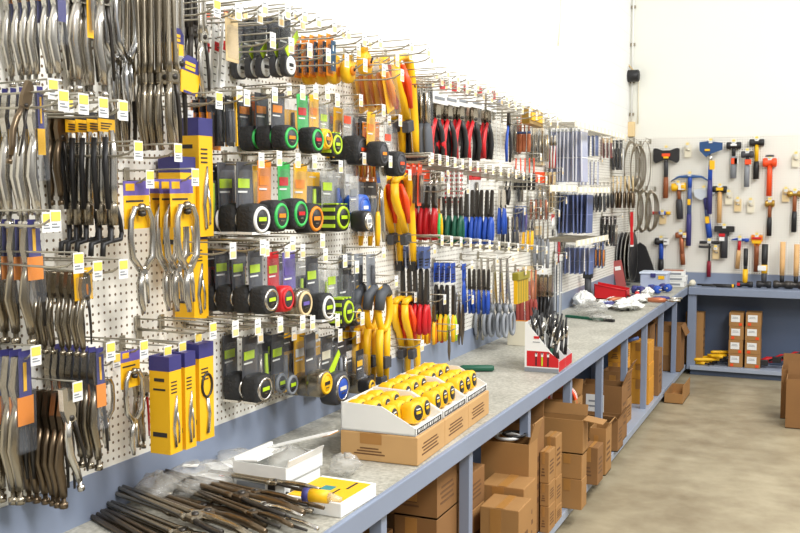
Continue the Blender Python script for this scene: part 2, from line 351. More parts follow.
def tape(body=rubber, ringc=green, face=black, back=black, lab=lime, stripe=None, w=.084, dep=1., band=None):
    t = T('tape_measure', 'tape measure', .2)
    c = MB(); c.plate(-.036, .036, .0, -.125, .012, back)
    for s in (-1, 1): c.plate(s*.036, s*.030, .0, -.125, .011, clear)
    c.plate(-.03, .02, -.045, -.07, .0095, lab); c.plate(-.03, .01, -.078, -.083, .0095, white)
    t.p('backing_card', c)
    t.p('blister', MB().box((0,-.002,-.075), (.066,.022,.11), clear, .008))
    b = MB(); hw = w/2
    pts = []
    for k in range(16):
        a = 2*PI*k/16; ca, sa = math.cos(a), math.sin(a); p = .55
        pts.append((hw*math.copysign(abs(ca)**p, ca), hw*1.05*math.copysign(abs(sa)**p, sa)))
    L = []; b.M = Matrix.Translation((0,.012-.012*dep,0)) @ Matrix.Scale(dep, 4, (0,1,0))
    for yy, sc in ((.012,.86), (.006,.97), (-.004,1.), (-.028,1.), (-.038,.97), (-.043,.84)): L.append([(a*sc, yy, -.155+q*sc) for a, q in pts])
    b.loft(L, body)
    if stripe:
        for sx in (-.6, 0, .6):
            b.box((-hw*.985, -.016, -.155+sx*hw), (.004,.046,.011), stripe); b.box((sx*hw, -.016, -.155+hw*1.02), (.012,.046,.004), stripe)
    if band: b.box((0,-.016,-.155-hw*.86), (w*.99,.054,.007), band)
    r = MB(); r.M = b.M; r.ring((0,-.043,-.155), hw*.74, .0055, ringc, 'y', 22); r.lathe([(hw*.7,-.043), (hw*.66,-.046), (.001,-.0465)], (0,0,-.155), face, 'y', 20)
    l = MB(); l.M = b.M; l.plate(-hw*.40, hw*.40, -.148, -.159, -.0475, lab); l.plate(-hw*.22, hw*.22, -.166, -.169, -.0475, nickel)
    t.p('case', b, None, [('belt_clip', MB().box((0,.014,-.155), (.02,.003,.05), nickel, .001))]); t.p('dial_ring', r, None, [('face_label', l)])
    return t
def blisterpack(name='tool_pack', cat='package', w=.07, H=.2, card=black, items=(silver,), hd=None, tube=.006, body=None):
    t = T(name, cat, H)
    c = MB(); c.plate(-w/2, w/2, 0, -H, .006, card)
    if hd: c.plate(-w/2, w/2, .0, -H*.25, .004, hd)
    c.plate(-w*.3, w*.2, -H*.08, -H*.10, .0035, white); t.p('backing_card', c)
    b = MB(); b.box((0,-.003,-H*.6), (w*.9,.016,H*.7), clear, .006); t.p('blister', b)
    n = len(items)
    for i, it in enumerate(items):
        x = (i-(n-1)/2)*w*.8/max(n, 1); t.p('tool', MB().tube([(x,-.003,-H*.3), (x,-.003,-H*.6), (x+.002,-.003,-H*.92)], [tube, tube*1.3, tube*.9], it, 6))
    return t
def pliers(h1=red, h2=None, fin=silver, hdr=None, H=.2, jl=.07, thick=.009, splay=.02, name='pliers', cat='pliers', bag=False, split=.45):
    h2 = h2 or h1; t = T(name, cat, H); zp = -H*split
    j = MB(); z0 = zp+jl
    j.prism([(-.001,z0), (-.008,z0-.01), (-.013,zp+.012), (-.010,zp-.012), (.002,zp-.008), (0,zp+.01)], -.006, .006, fin); j.prism([(.001,z0), (.008,z0-.01), (.013,zp+.012), (.010,zp-.012), (-.002,zp-.008), (0,zp+.01)], -.0055, .0055, fin)
    j.cyl((0,-.009,zp), (0,.009,zp), .007, darkst, 8); t.p('jaws', j)
    for s, hm in ((-1, h1), (1, h2)):
        t.p('handle', MB().tube([(s*.006,0,zp-.008), (s*(splay*.7),0,zp-(H+zp)*.3), (s*splay,0,zp-(H+zp)*.6), (s*splay*.75,0,-H)], [thick*.55,thick*.8,thick*.85,thick*.75], hm, 8, flat=.9))
    if hdr:
        t.p('header_card', header(.055, .012, -H*.22, hdr)); 
    if bag: t.p('clear_sleeve', MB().box((0,0,-H*.3), (.056,.022,H*.55), clear, .006))
    return t
def scissors(h=grey):
    t = T('scissors', 'scissors', .26)
    for s in (-1, 1):
        t.p('blade', MB().prism([(s*.001,0), (s*.010,-.02), (s*.012,-.11), (-s*.008,-.16), (-s*.012,-.15)], s*.003-.0015, s*.003+.0015, silver))
        t.p('handle', MB().tube([(-s*.008,s*.003,-.15), (s*.0-s*.014,s*.003,-.175)], .007, h, 8).ring((-s*.022,s*.003,-.215), .018, .0055, h, 'y', 16, .9, 2.0))
    return t
def hacksaw(ins=redor, H=.42, body=yellow, kind='A'):
    t = T('hacksaw', 'saw', H); k = H/.42
    if kind == 'A':
        f = MB(); f.tube([(-.045,0,-.02), (-.03,0,-.004), (.02,0,-.004), (.045,0,-.03), (.05,0,-.12), (.044,0,-.3), (.036,0,-.40)], [.012,.014,.014,.014,.014,.013,.011], body, 8, flat=1.4)
        t.p('frame', f, None, [('end_clip', MB().box((.038,0,-.40), (.028,.03,.045), black, .004)), ('badge', MB().lathe([(.010,-.0165), (.010,-.018), (.001,-.018)], (.05,0,-.12), black, 'y', 12))])
        t.p('handle', MB().tube([(-.045,0,-.02), (-.05,0,-.08), (-.036,0,-.13), (-.02,0,-.16), (.0,0,-.24)], [.013,.014,.014,.013,.011], body, 8, flat=1.3))
        t.p('grip', MB().tube([(-.02,-.004,-.03), (-.012,-.006,-.10), (.002,-.004,-.20)], [.008,.013,.007], ins, 8, flat=1.6).tube([(-.03,-.02,-.03), (-.02,-.03,-.10), (-.002,-.022,-.20)], [.006,.012,.006], ins, 8))
        t.p('foot_pad', MB().box((.0,0,-.27), (.04,.03,.045), charcoal, .005)); t.p('blade', MB().box((.022,0,-.22), (.004,.002,.34), silver))
    else:
        f = MB(); f.tube([(-.03,0,-.19), (-.034,0,-.28), (-.03,0,-.38)], [.013,.012,.011], body, 8, flat=1.3); f.tube([(.02,0,-.19), (.02,0,-.28), (.012,0,-.42)], [.013,.012,.010], body, 8, flat=1.3)
        t.p('frame', f, None, [('end_clip', MB().box((.01,0,-.33), (.045,.03,.05), charcoal, .004)), ('end_clip', MB().box((-.02,0,-.40), (.04,.03,.035), charcoal, .004))])
        t.p('handle', MB().ring((0,0,-.11), .048, .014, body, 'y', 20, .85, 1.75, 8))
        t.p('grip', MB().tube([(-.044,-.006,-.11), (-.034,-.008,-.05), (-.0,-.008,-.028), (.026,-.006,-.05)], [.019,.022,.022,.016], grip, 8))
        t.p('blade', MB().box((-.005,0,-.29), (.004,.002,.22), silver))
    return t
def wrench():
    t = T('adjustable_wrench', 'wrench', .4)
    t.p('handle', MB().tube([(0,0,-.12), (.004,0,-.2), (.01,0,-.34), (.012,0,-.4)], [.014,.012,.015,.012], silver, 8, flat=.6))
    t.p('head', MB().prism([(-.03,0), (-.012,-.006), (-.014,-.04), (.004,-.07), (.02,-.05), (.028,-.058), (.022,-.11), (0,-.14), (-.022,-.10), (-.034,-.04)], -.01, .01, silver))
    t.p('jaw', MB().prism([(.01,-.02), (.026,-.03), (.034,-.05), (.01,-.06)], -.009, .009, nickel)); return t
def strip(c=clearb, w=.06, H=.4, edge=white, hd=white, n=1, name='abrasive_strip_pack', fold=False):
    t = T(name, 'package', H)
    t.p('sheet', MB().box((0,0,-H*.53), (w,.006,H*.94), c, .001))
    t.p('header_card', MB().plate(-w/2, w/2, .01, -H*.07, -.001, hd, .008))
    e = MB(); e.box((-w*.47,-.0035,-H*.53), (w*.05,.004,H*.9), edge); e.box((0,-.0035,-H*.55), (w*.96,.003,.006), edge); t.p('sleeve_edge', e); return t
def ladder_pack(c=white, pr_=red):
    t = T('blade_card', 'package', .22); m = MB(); m.plate(-.026,.026,0,-.22,0,c,.004)
    for k in range(8): m.plate(-.018,-.004,-.03-k*.022,-.042-k*.022,-.0025,pr_); m.plate(.004,.018,-.03-k*.022,-.042-k*.022,-.0025,pr_ if k % 2 else ink)
    t.p('card', m); t.p('blade', MB().box((0,-.004,-.12), (.006,.002,.18), silver)); return t
def comb(c=yellow):
    t = T('bristle_brush', 'brush', .14)
    t.p('handle', MB().box((0,-.01,-.02), (.17,.03,.035), olive, .004)); m = MB()
    for k in range(20): m.box((-.08+k*.0084,-.01,-.088), (.0065,.016,.104), olive if k % 3 else yellow)
    t.p('bristles', m); return t
def spring_tool(c1=black, c2=silver, H=.2, ringc=None):
    t = T('hand_tool', 'tool', H)
    t.p('shaft', MB().tube([(0,0,0), (.002,0,-H*.25), (0,0,-H*.5)], [.004,.004,.005], c2, 6)); t.p('handle', MB().tube([(0,0,-H*.48), (0,0,-H*.55), (.002,0,-H*.8), (0,0,-H)], [.006,.011,.012,.009], c1, 8))
    if ringc: t.p('collar', MB().cyl((0,0,-H*.46), (0,0,-H*.52), .010, ringc, 8))
    return t
def fat_tape(c=yellow):
    t = T('chalk_line_reel', 'reel', .13)
    b = MB(); b.M = Matrix.Translation((0,-.01,-.07)); b.lathe([(.012,.018), (.036,.016), (.04,0), (.036,-.016), (.012,-.018)], (0,0,0), c, 'y', 18, .95, 1.15); b.box((0,0,.045), (.035,.028,.03), c, .005)
    t.p('case', b); t.p('crank', MB().lathe([(.018,-.029), (.018,-.034), (.002,-.034)], (0,0,-.07), orange, 'y', 14).tube([(0,-.036,-.07), (.016,-.036,-.055)], .004, black, 6)); t.p('hanging_tab', MB().box((0,-.01,-.012), (.02,.006,.024), nickel, .002)); return t

# ---------------------------------------------------------------- hanging clusters on the left wall
def hang(t, u, v, vb, n, step, desc, wx=1., tilt=0., yawj=.05, tag=True, xmin=.035, hk=True, hl=None, group=None, swing=0., rock=None, jit=True):
    xf = xmin+.02
    for _ in range(6):
        p = onx(u, v, xf); a = pr(p); b = pr(p+Vector((.01, 0, 0))); dx = step/((b[0]-a[0])/.01) if n > 1 else 0
        xf = min(xmin+(n-1)*dx, .42)
    if n > 1: dx = (xf-xmin)/(n-1)
    if n == 1: xf = xmin+.16; p = onx(u, v, xf)
    pb_ = onx(u, vb, xf); h = p.z-pb_.z; sc = h/t.H
    group = group or (None if n < 2 else desc+' hanging on one hook')
    if desc in LBL: print('DUP DESC', desc)
    LBL.add(desc)
    for i in range(n):
        x = xf-i*dx; r = random.Random(hash((u, i)) % 9999)
        rj = 1 if jit else 0
        t.put(ordlab(i, n, desc), (x, p.y, p.z), (tilt+rj*r.uniform(-.03, .03), (rock or 0)+rj*r.uniform(-.02, .02), PI/2+swing+rj*r.uniform(-yawj, yawj)), sc, group, wx=wx)
    if hk: hook(Vector((.008, p.y, p.z-.003)), xf+.015, 'Wire peg hook carrying the '+desc, tag)
    return p, xf, sc

LPa = lockplier(fin=silver, bag=(orange, navy, 0), cw=.009); LP = lockplier(); LPs = lockplier(fin=silver); LPb = lockplier(fin=bronze)
LPt = lockplier(fin=nickel, tip=red)
LPy = lockplier(fin=silver, bag=(navy, yellow, 0), cw=.007); LPo = lockplier(bag=(navy, orange, 0), cw=.013)
LR = longreach(); LRs = longreach(silver); LRd = longreach(darkst); FC = fclamp(); CC = cclamp(); CCn = cclamp(False)
# far left, top row
hang(LPa, 57, -32, 84, 6, 9.6, 'steel locking pliers in orange and navy sleeves, top left', wx=1.1)
hang(LPs, 80, -40, 92, 2, 9, 'big plain silver locking pliers right of navy sleeves', wx=1.1)
hang(LPs, 102, -40, 98, 3, 9, 'silver locking pliers left of the chrome clamp', wx=1.0)
hang(blisterpack('blade_pack', w=.03, H=.3, card=yellow2, items=(silver,), hd=royal), 90, -60, 37, 1, 0, 'narrow yellow and blue card between silver pliers, top left', hk=False)
hang(cclamp(False, chrome), 119, -50, 112, 2, 9, 'chrome swivel-pad clamps beside the long pliers', wx=.8)
hang(LR, 169, -45, 150, 7, 8, 'long-reach steel pliers at top left')
hang(LRs, 178, -70, 143, 1, 0, 'brightest silver long-reach pliers in front of its row')
hang(LRd, 192, -70, 92, 2, 8, 'dark long-reach pliers partly behind yellow-blue labels')
hang(LRs, 200, -60, 96, 1, 0, 'silver long-reach pliers left of the white rules')
def tagcard():
    t = T('label_card', 'card', .12); m = MB()
    m.prism([(-.04,-.12), (.04,-.12), (.05,-.06), (.045,-.02), (.02,0), (-.02,0), (-.045,-.02), (-.045,-.06)], -.002, .002, yellow2)
    m.prism([(-.046,-.05), (.047,-.05), (.046,-.02), (.02,.001), (-.02,.001), (-.046,-.02)], -.0028, .0028, navy); m.plate(-.03, .02, -.02, -.03, -.0035, yellow2); m.plate(-.03, .02, -.034, -.044, -.0035, yellow2); m.plate(-.03, .03, -.112, -.12, -.0028, navy)
    t.p('card', m); return t
TC = tagcard()
hang(TC, 176, 28, 64, 1, 0, 'rounded yellow-blue label card on the long pliers', hk=False)
hang(TC, 191, 57, 95, 1, 0, 'lower yellow-blue label card near the white rules', hk=False, rock=.15)
# second row
hang(LPy, 36, 92, 228, 5, 9, 'silver locking pliers in clear navy-topped sleeves, second row')
hang(LPb, 60, 110, 205, 2, 7, 'bronze locking pliers left of the black clamps')
hang(LPb, 30, 82, 170, 1, 0, 'tilted bronze locking pliers hanging askew at far left', rock=.35, hk=False)
hang(FC, 106, 112, 256, 5, 11, 'black sheet-metal clamps on yellow cards')
# third row
hang(LPo, 30, 224, 345, 3, 13, 'locking pliers in orange and navy bags, third row', wx=1.3)
hang(LP, 85, 272, 357, 7, 8, 'small curved locking pliers below the black clamps', wx=1.15)
hang(blisterpack('tool_pack', w=.08, H=.1, card=yellow2, items=(orange,)), 84, 268, 300, 1, 0, 'small yellow card behind curved pliers', hk=False, group=None)
hang(CC, 137, 181, 314, 1, 0, 'C-clamp on purple-yellow card hanging apart at left')
hang(CC, 182, 179, 312, 3, 10, 'C-clamps on purple-yellow cards below long pliers', xmin=.15)
TB = toolbox_carton(); TBc = toolbox_carton(art='chain')
hang(TB, 181, 120, 236, 1, 0, 'upper yellow-navy tool box right of long pliers', wx=1.0, jit=False, xmin=-.135)
hang(TB, 166, 158, 262, 1, 0, 'yellow-navy tool box directly behind the C-clamps', wx=1.2, jit=False, hk=False, xmin=-.135)
hang(TB, 181, 226, 318, 1, 0, 'mid yellow-navy tool box behind the C-clamps', wx=1.3, jit=False, xmin=-.135)
# fourth row
hang(LPo, 20, 356, 505, 3, 9, 'locking pliers in orange-navy bags, bottom left corner', wx=1.1)
hang(LPb, 66, 392, 508, 6, 8, 'tarnished locking pliers in the lowest left row', wx=1.15)
hang(LPs, 64, 388, 500, 1, 0, 'tilted silver locking pliers in front of lowest row', rock=-.22, hk=False)
hang(lockplier(bag=(navy, orange, 0)), 96, 352, 470, 7, 7.5, 'locking pliers in dark navy-orange sleeves, lowest row')
hang(CCn, 103, 362, 448, 2, 9, 'bare steel loop-jaw clamps in the lowest row')
hang(cclamp(True, silver), 131, 350, 455, 1, 0, 'C-clamp on blue-yellow card above the grey bags')
hang(LPt, 145, 372, 448, 2, 8, 'locking pliers with red-tipped levers beside yellow boxes')
hang(TB, 155, 355, 451, 1, 0, 'left one of three tall yellow boxes, lowest row', wx=1.0, jit=False)
hang(TB, 170, 351, 446, 1, 0, 'middle one of three tall yellow boxes, lowest row', wx=.9, jit=False)
hang(TBc, 186, 342, 437, 1, 0, 'right one of three tall yellow boxes, wrench-chain picture', wx=1.25, jit=False)

# ---- tape measures
def rule_pack():
    t = T('folding_rule', 'ruler', .26); m = MB(); m.box((0,0,-.14), (.03,.012,.24), white, .002)
    for k in range(9): m.plate(-.013, .0, -.04-k*.024, -.043-k*.024, -.0068, ink)
    m.plate(-.012, .012, -.10, -.13, -.0068, red); t.p('rule', m); t.p('hang_tab', MB().plate(-.014, .014, .005, -.03, 0, redor)); return t
hang(rule_pack(), 226, 12, 90, 3, 9.5, 'white folding rules with red tabs, top row', rock=.1)
hang(blisterpack('envelope_pack', w=.07, H=.14, card=tan, items=()), 233, 14, 62, 1, 0, 'plain tan card pack beside the white rules')
tg = tape(body=charcoal, ringc=white, face=white, lab=black, back=charcoal, w=.066, dep=.45)
tg.p('lime_strap', MB().prism([(-.04,-.11), (-.02,-.13), (.045,-.06), (.035,-.04)], -.012, -.0145, lime))
hang(tg, 288, 16, 80, 5, 12.5, 'clear-packed tape measures with lime straps, top row', yawj=.02)
navycard = blisterpack('blade_pack', w=.06, H=.18, card=orange, items=()); navycard.p('insert', MB().plate(-.02, .02, -.03, -.16, -.012, mat('teal_navy', (40,86,120), .5)).plate(-.008, .0, -.05, -.075, -.0135, white).plate(-.008, .0, -.12, -.14, -.0135, white))
hang(navycard, 331, 34, 76, 5, 8.5, 'orange cards with dark blue inserts, top row')
FT = fat_tape()
hang(FT, 345, 52, 88, 4, 13, 'yellow chalk reels hanging below orange cards')
hang(FT, 360, 44, 80, 1, 0, 'largest yellow chalk reel, tilted, right of orange cards', rock=-.25)
bk = blisterpack('cutter_pack', w=.06, H=.2, card=black, items=(charcoal, charcoal), hd=black); bk.p('yellow_edge', MB().box((.032,-.004,-.1), (.006,.01,.2), yellow))
hang(bk, 230, 96, 146, 4, 9, 'black cutter packs with yellow edges, second tape row')
tA = tape(ringc=green, lab=orange, face=charcoal, back=charcoal); tAg = tape(ringc=green, lab=red, back=green, w=.085); tO = tape(ringc=orange, back=yellow2, lab=orange, body=rubber); tN = tape(ringc=lime, stripe=lime, lab=lime, back=cleard, face=black); tB = tape(ringc=charcoal, lab=redor, back=cleard, face=charcoal, w=.09)
hang(tA, 281, 92, 151, 3, 17, 'black tape measures with green dial rings, second row', wx=1.15)
hang(tAg, 305, 94, 154, 1, 0, 'black-green tape measure on green card, second row')
hang(tape(body=yellow, ringc=yellow, face=nickel, back=yellow2, lab=orange, w=.07), 317, 95, 152, 1, 0, 'yellow-cased tape measure behind the green card one')
hang(tN, 327, 102, 157, 1, 0, 'neon lime striped tape measure, second row')
hang(tB, 351, 102, 164, 2, 14, 'ridged black tape measures in pointed clear packs')
hang(tape(ringc=charcoal, lab=orange, back=yellow2, face=charcoal, w=.09), 374, 112, 166, 1, 0, 'black tape measure on orange card below the clamshell')
hang(tB, 391, 122, 176, 1, 0, 'big black reel tape measure beside the yellow saws')
tW = tape(ringc=white, lab=lime, back=charcoal, band=white, face=black)
hang(tW, 248, 162, 236, 3, 19, 'black tape measures with white trim, third row', wx=1.1)
hang(tape(ringc=green, lab=orange, back=orange, face=charcoal, w=.085), 268, 160, 232, 1, 0, 'green-ringed black tape measure right of white-trimmed ones')
hang(tape(ringc=green, lab=red, back=green, w=.09), 287, 162, 229, 1, 0, 'big black tape measure on bright green card, third row')
hang(tO, 304, 164, 234, 1, 0, 'orange-ringed black tape measure on yellow card, third row')
hang(tN, 331, 168, 232, 2, 15, 'neon lime striped tape measures, third row', wx=1.1)
hang(tape(body=blue, ringc=royal, face=blue, back=cleard, lab=white, w=.085), 352, 160, 222, 2, 18, 'bright blue tape measures, third row')
hang(tape(body=black, ringc=silver, face=white, back=cleard, lab=grey, w=.07), 357, 176, 234, 1, 0, 'silver-ringed tape measure peeking below the blue one', hk=False)
tR5 = tape(ringc=silver, lab=lime, back=charcoal, face=black); 
hang(tR5, 258, 250, 314, 4, 17, 'black tape measures with lime labels, fourth row', wx=1.1)
hang(tape(body=red, ringc=red, face=charcoal, lab=lime, back=red), 276, 252, 312, 1, 0, 'red tape measure in the fourth row')
hang(tape(body=nickel, ringc=tan, face=black, lab=purple, back=purple, w=.088), 292, 252, 318, 1, 0, 'silver-brown tape measure right of the red one')
hang(tW, 315, 256, 322, 1, 0, 'black tape measure with thick white trim, fourth row')
hang(tN, 335, 262, 326, 1, 0, 'neon lime striped tape measure, fourth row')
hang(tape(body=black, ringc=charcoal, face=yellow, lab=black, back=black, w=.07), 347, 268, 328, 1, 0, 'black-yellow tape measure left of the D-handle saws')
tS = tape(ringc=silver, lab=lime, back=charcoal, band=silver, face=black)
hang(tS, 253, 336, 403, 2, 20, 'black tape measures with silver band, lowest row', wx=1.05)
hang(tape(body=clear, ringc=grey, face=charcoal, lab=lime, back=charcoal, w=.07), 281, 334, 398, 2, 13, 'empty-looking clear tape packs, lowest row')
hang(tape(body=nickel, ringc=grey, face=charcoal, lab=white, back=yellow2, w=.07), 303, 334, 398, 2, 12, 'grey tape packs left of the yellow-ringed one')
hang(tape(body=nickel, ringc=yellow, face=yellow, lab=black, back=charcoal, w=.08), 313, 334, 397, 1, 0, 'yellow-ringed silver tape measure, lowest row', hk=False)
tb_ = tape(body=charcoal, ringc=silver, face=royal, lab=cream, back=charcoal, w=.095); tb_.p('lime_strap', MB().prism([(-.03,-.10), (-.01,-.12), (.04,-.06), (.03,-.045)], -.012, -.0145, lime))
hang(tb_, 330, 336, 402, 1, 0, 'large silver-ringed tape measure with blue face, lowest row')
hang(tape(body=nickel, ringc=grey, face=charcoal, lab=white, back=black, w=.07), 352, 338, 395, 2, 11, 'ribbed grey tape measures, lowest row')
hang(tape(body=black, ringc=yellow, face=black, lab=yellow, back=black, w=.06), 362, 350, 396, 1, 0, 'small yellow-faced black tape above the white tray', hk=False)

bpk = lambda c, it, hd=None, w=.08: blisterpack('carded_tool', w=w, H=.2, card=c, items=it, hd=hd)
for u, v, vb, c, it, hd, n, d in ((214,100,150,orange,(charcoal,),charcoal,3,'rear orange-backed black packs left in second row'), (262,96,146,orange,(grey,black),None,2,'rear orange card packs left in second row'), (292,97,148,yellow2,(black,),white,2,'rear yellow card packs in second row'), (322,104,150,charcoal,(lime,),None,3,'rear charcoal packs with lime in second row'), (340,108,158,yellow2,(silver,),None,2,'rear yellow packs behind ridged tapes'), (366,118,166,charcoal,(redor,),None,2,'rear charcoal packs near big reel tape'),
        (212,166,222,charcoal,(lime,),None,3,'rear charcoal-lime packs in third row'), (262,166,226,yellow2,(charcoal,black),None,2,'rear yellow packs left in third row'), (314,172,228,charcoal,(lime,),yellow2,2,'rear charcoal packs with yellow tops in third row'), (340,172,226,cleard,(royal,grey),None,3,'rear clear packs with blue tools in third row'), (372,182,236,cleard,(charcoal,grey),charcoal,3,'rear grey packs beside the blue tapes'),
        (212,254,306,red,(charcoal,),charcoal,2,'rear red-backed pack left in fourth row'), (240,254,306,red,(charcoal,lime),charcoal,2,'rear red-backed packs behind lime-labelled tapes'), (284,258,306,purple,(lime,),charcoal,2,'rear purple packs in fourth row'), (304,262,316,charcoal,(lime,silver),cleard,3,'rear packs with lime in fourth row'), (326,266,318,cleard,(lime,),None,2,'rear clear lime packs in fourth row'), (356,276,330,charcoal,(orange,yellow),None,3,'rear charcoal-orange packs by D-handle saws'),
        (262,338,392,charcoal,(silver,lime),None,2,'rear charcoal packs in lowest tape row'), (288,338,392,yellow2,(grey,black),charcoal,2,'rear yellow-charcoal packs in lowest tape row'), (318,342,394,charcoal,(silver,),yellow2,2,'rear charcoal-yellow packs in lowest tape row'), (342,342,392,charcoal,(grey,silver),None,3,'rear grey packs in lowest tape row')):
    hang(bpk(c, it, hd), u, v, vb, n, 7, d, wx=1.2, hk=False, xmin=.022)
for u, v, vb, c, it, hd, n, d in ((432,88,150,cleard,(silver,darkst),white,3,'rear clear packs behind the leftmost snips'), (456,92,150,white,(darkst,nickel),red,3,'rear red-topped cards behind snips'), (484,96,150,cleard,(silver,grey),white,3,'rear clear packs behind the right snips'), (518,108,158,cleard,(nickel,copper),None,3,'rear packs behind blue strippers'), (540,116,165,tan,(silver,brass),None,3,'rear tan packs under the gold pack'), (568,126,180,cleard,(silver,white),white,3,'rear white packs left of lavender sleeves'),
        (424,170,215,cleard,(bronze,silver),redor,3,'rear bronze bit packs above red handles'), (476,168,215,white,(nickel,),red,3,'rear white cards left of the blue handles'), (520,166,205,cleard,(black,nickel),white,3,'rear packs behind black chisels'), (541,172,215,cleard,(brass,silver),redor,3,'rear brass piece packs right of chisels'), (562,178,225,cleard,(nickel,silver),white,3,'rear steel packs left of the blue panels'), (538,226,262,cleard,(grey,charcoal),tan,3,'rear grey packs right of yellow handles'), (560,230,265,white,(red,nickel),None,3,'rear red-printed packs left of blue sleeves'),
        (530,266,315,tan,(maroon,copper),None,3,'rear tan packs with maroon lines'), (543,262,318,cleard,(black,silver),white,3,'rear silver packs above the red display')):
    hang(bpk(c, it, hd, .09), u, v, vb, 1, 5, d.replace('packs', 'pack').replace('cards', 'card'), wx=1.8, hk=False, xmin=-.135)
# ---- hacksaws and the rest of the yellow zone
def clamshell():
    t = T('clamshell_pack', 'package', .24)
    t.p('shell', MB().box((0,-.015,-.12), (.09,.035,.24), clear, .01)); t.p('card', MB().plate(-.04, .04, 0, -.22, .0, yellow2).plate(-.03,.03,-.02,-.06,-.003,white))
    t.p('tool', MB().tube([(-.01,-.015,-.05), (.0,-.018,-.12), (.012,-.015,-.2)], [.008,.016,.01], orange, 8).tube([(.0,-.02,-.09), (.014,-.02,-.14)], .010, charcoal, 8)); return t
HA = hacksaw(); HB = hacksaw(kind='B')
hang(clamshell(), 383, 60, 118, 4, 9, 'orange-and-grey cutters in tilted clear clamshells', rock=-.35)
hang(HA, 402, 56, 166, 2, 13, 'tall yellow hacksaws with orange strip, top row', rock=-.2, wx=1.5)
hang(blisterpack('blade_pack', w=.05, H=.3, card=orange, items=(yellow, orange)), 378, 122, 182, 4, 6, 'orange blade packs behind the black reel')
hang(wrench(), 381, 163, 242, 1, 0, 'silver adjustable wrench beside yellow saws', wx=1.4)
hang(spring_tool(yellow, silver, .3), 378, 180, 246, 3, 8, 'yellow-handled tools behind the silver wrench', wx=1.6)
hang(HA, 401, 176, 276, 2, 13, 'yellow hacksaws with orange strip, middle row', rock=-.16, wx=1.5)
hang(blisterpack('blade_pack', w=.06, H=.14, card=grey, items=(charcoal,)), 372, 254, 292, 3, 12, 'grey cards above the D-handle saws', wx=1.3)
hang(HB, 384, 282, 384, 4, 12, 'yellow D-handle hacksaws with grey grips', wx=1.25)
hang(HA, 409, 298, 386, 2, 9, 'yellow hacksaws with orange strip, lowest row', rock=-.08, wx=1.3)
hang(spring_tool(grip, silver, .2), 413, 196, 240, 2, 4, 'grey-handled tools between yellow saws and red pliers', wx=1.3)

# ---- pliers zone
hang(spring_tool(grip, silver, .2), 426, 84, 166, 5, 5, 'grey-gripped tools in clear sleeves, top row', wx=1.5)
hang(blisterpack('tool_pack', w=.05, H=.2, card=cleard, items=(silver, darkst)), 428, 76, 130, 4, 6, 'clear packs of steel bits above the grey grips', group=None)
SN = pliers(red, black, fin=nickel, H=.27, jl=.06, splay=.032, thick=.011, name='aviation_snips', cat='snips', split=.4)
SN.p('header_card', MB().plate(-.038,.038,.03,-.065,-.013,white).plate(-.004,.03,.02,-.012,-.0148,red).plate(-.03,.02,-.04,-.05,-.0148,grey))
for u, va, vb, d in ((437,86,162,'left of the white cards'), (449,88,162,'second from the left'), (461,90,159,'under the leftmost white card'), (475,92,160,'with widest red handles'), (489,96,159,'under the broad white card')):
    hang(SN, u, va, vb, 2, 5, 'red and black aviation snips '+d, wx=1.9, xmin=.10)
hang(blisterpack('card_pack', w=.13, H=.13, card=white, items=(), hd=cream), 480, 92, 124, 2, 6, 'broad white card packs above the snips')
hang(strip(clear, .05, .3, white, paleblue, name='clear_sleeve_pack'), 501, 102, 158, 2, 4, 'clear white sleeves left of blue-handled pliers')
hang(pliers(royal, black, fin=darkst, H=.27, jl=.06, splay=.03, thick=.010, name='wire_strippers', split=.35), 509, 104, 162, 1, 0, 'black and blue handled strippers, top row')
hang(T('display_pack','package',.06).p('pack', MB().box((0,-.01,-.03),(.2,.03,.06),brass,.003).plate(-.08,.08,-.015,-.045,-.027,yellow)), 530, 110, 126, 1, 0, 'long gold and yellow pack in the top row', hk=False)
hang(spring_tool(copper, copper, .2, slate), 529, 114, 152, 4, 4, 'copper-coloured tools under the gold pack')
hang(pliers(white, red, fin=silver, H=.26, jl=.05, splay=.016, thick=.007, name='kitchen_shears', cat='shears'), 556, 124, 168, 3, 4, 'white and red shears beside the blue sleeves')
hang(blisterpack('tool_pack', w=.06, H=.2, card=cleard, items=(nickel, brass, silver)), 546, 122, 165, 4, 5, 'clear packs of small brass and steel pieces')
# second band
hang(blisterpack('blade_pack', w=.05, H=.2, card=redor, items=(bronze, bronze), hd=redor), 421, 162, 206, 5, 6, 'orange-topped driver packs right of yellow saws')
cw = T('wire_whisk_brush','brush',.2); w_ = MB()
for k in range(7): w_.tube([(0,0,0), ((k-3)*.012,0,-.06), ((k-3)*.012,0,-.13), (0,0,-.19)], .0028, silver, 5)
cw.p('wires', w_); cw.p('ferrule', MB().cyl((0,0,-.01),(0,0,-.05),.012,nickel,8))
hang(cw, 438, 172, 210, 2, 5, 'round wire bundles above the red handles')
hang(ladder_pack(), 461, 164, 208, 4, 5, 'white cards printed in red ladder pattern')
PL = lambda a, b=None, **k: pliers(a, b, **k)
hang(PL(red, red, H=.22, thick=.013, splay=.018, fin=darkst), 434, 178, 240, 4, 6, 'red-handled pliers in the middle row')
hang(PL(green, yellow, H=.22, thick=.010, splay=.016), 440, 190, 238, 1, 0, 'green-yellow handled pliers right of the red ones')
hang(PL(dgreen, dgreen, H=.22, thick=.013, splay=.02, fin=darkst), 461, 190, 243, 4, 6, 'dark-green handled pliers in the middle row')
hang(PL(royal, royal, H=.3, jl=.10, thick=.013, splay=.018, fin=darkst, split=.62), 493, 168, 244, 6, 5.2, 'blue-handled long-nose pliers in the middle row')
hang(PL(royal, royal, H=.3, jl=.08, thick=.011, splay=.016, fin=silver, split=.55), 504, 172, 234, 2, 4, 'higher blue-handled pliers right of the blue row')
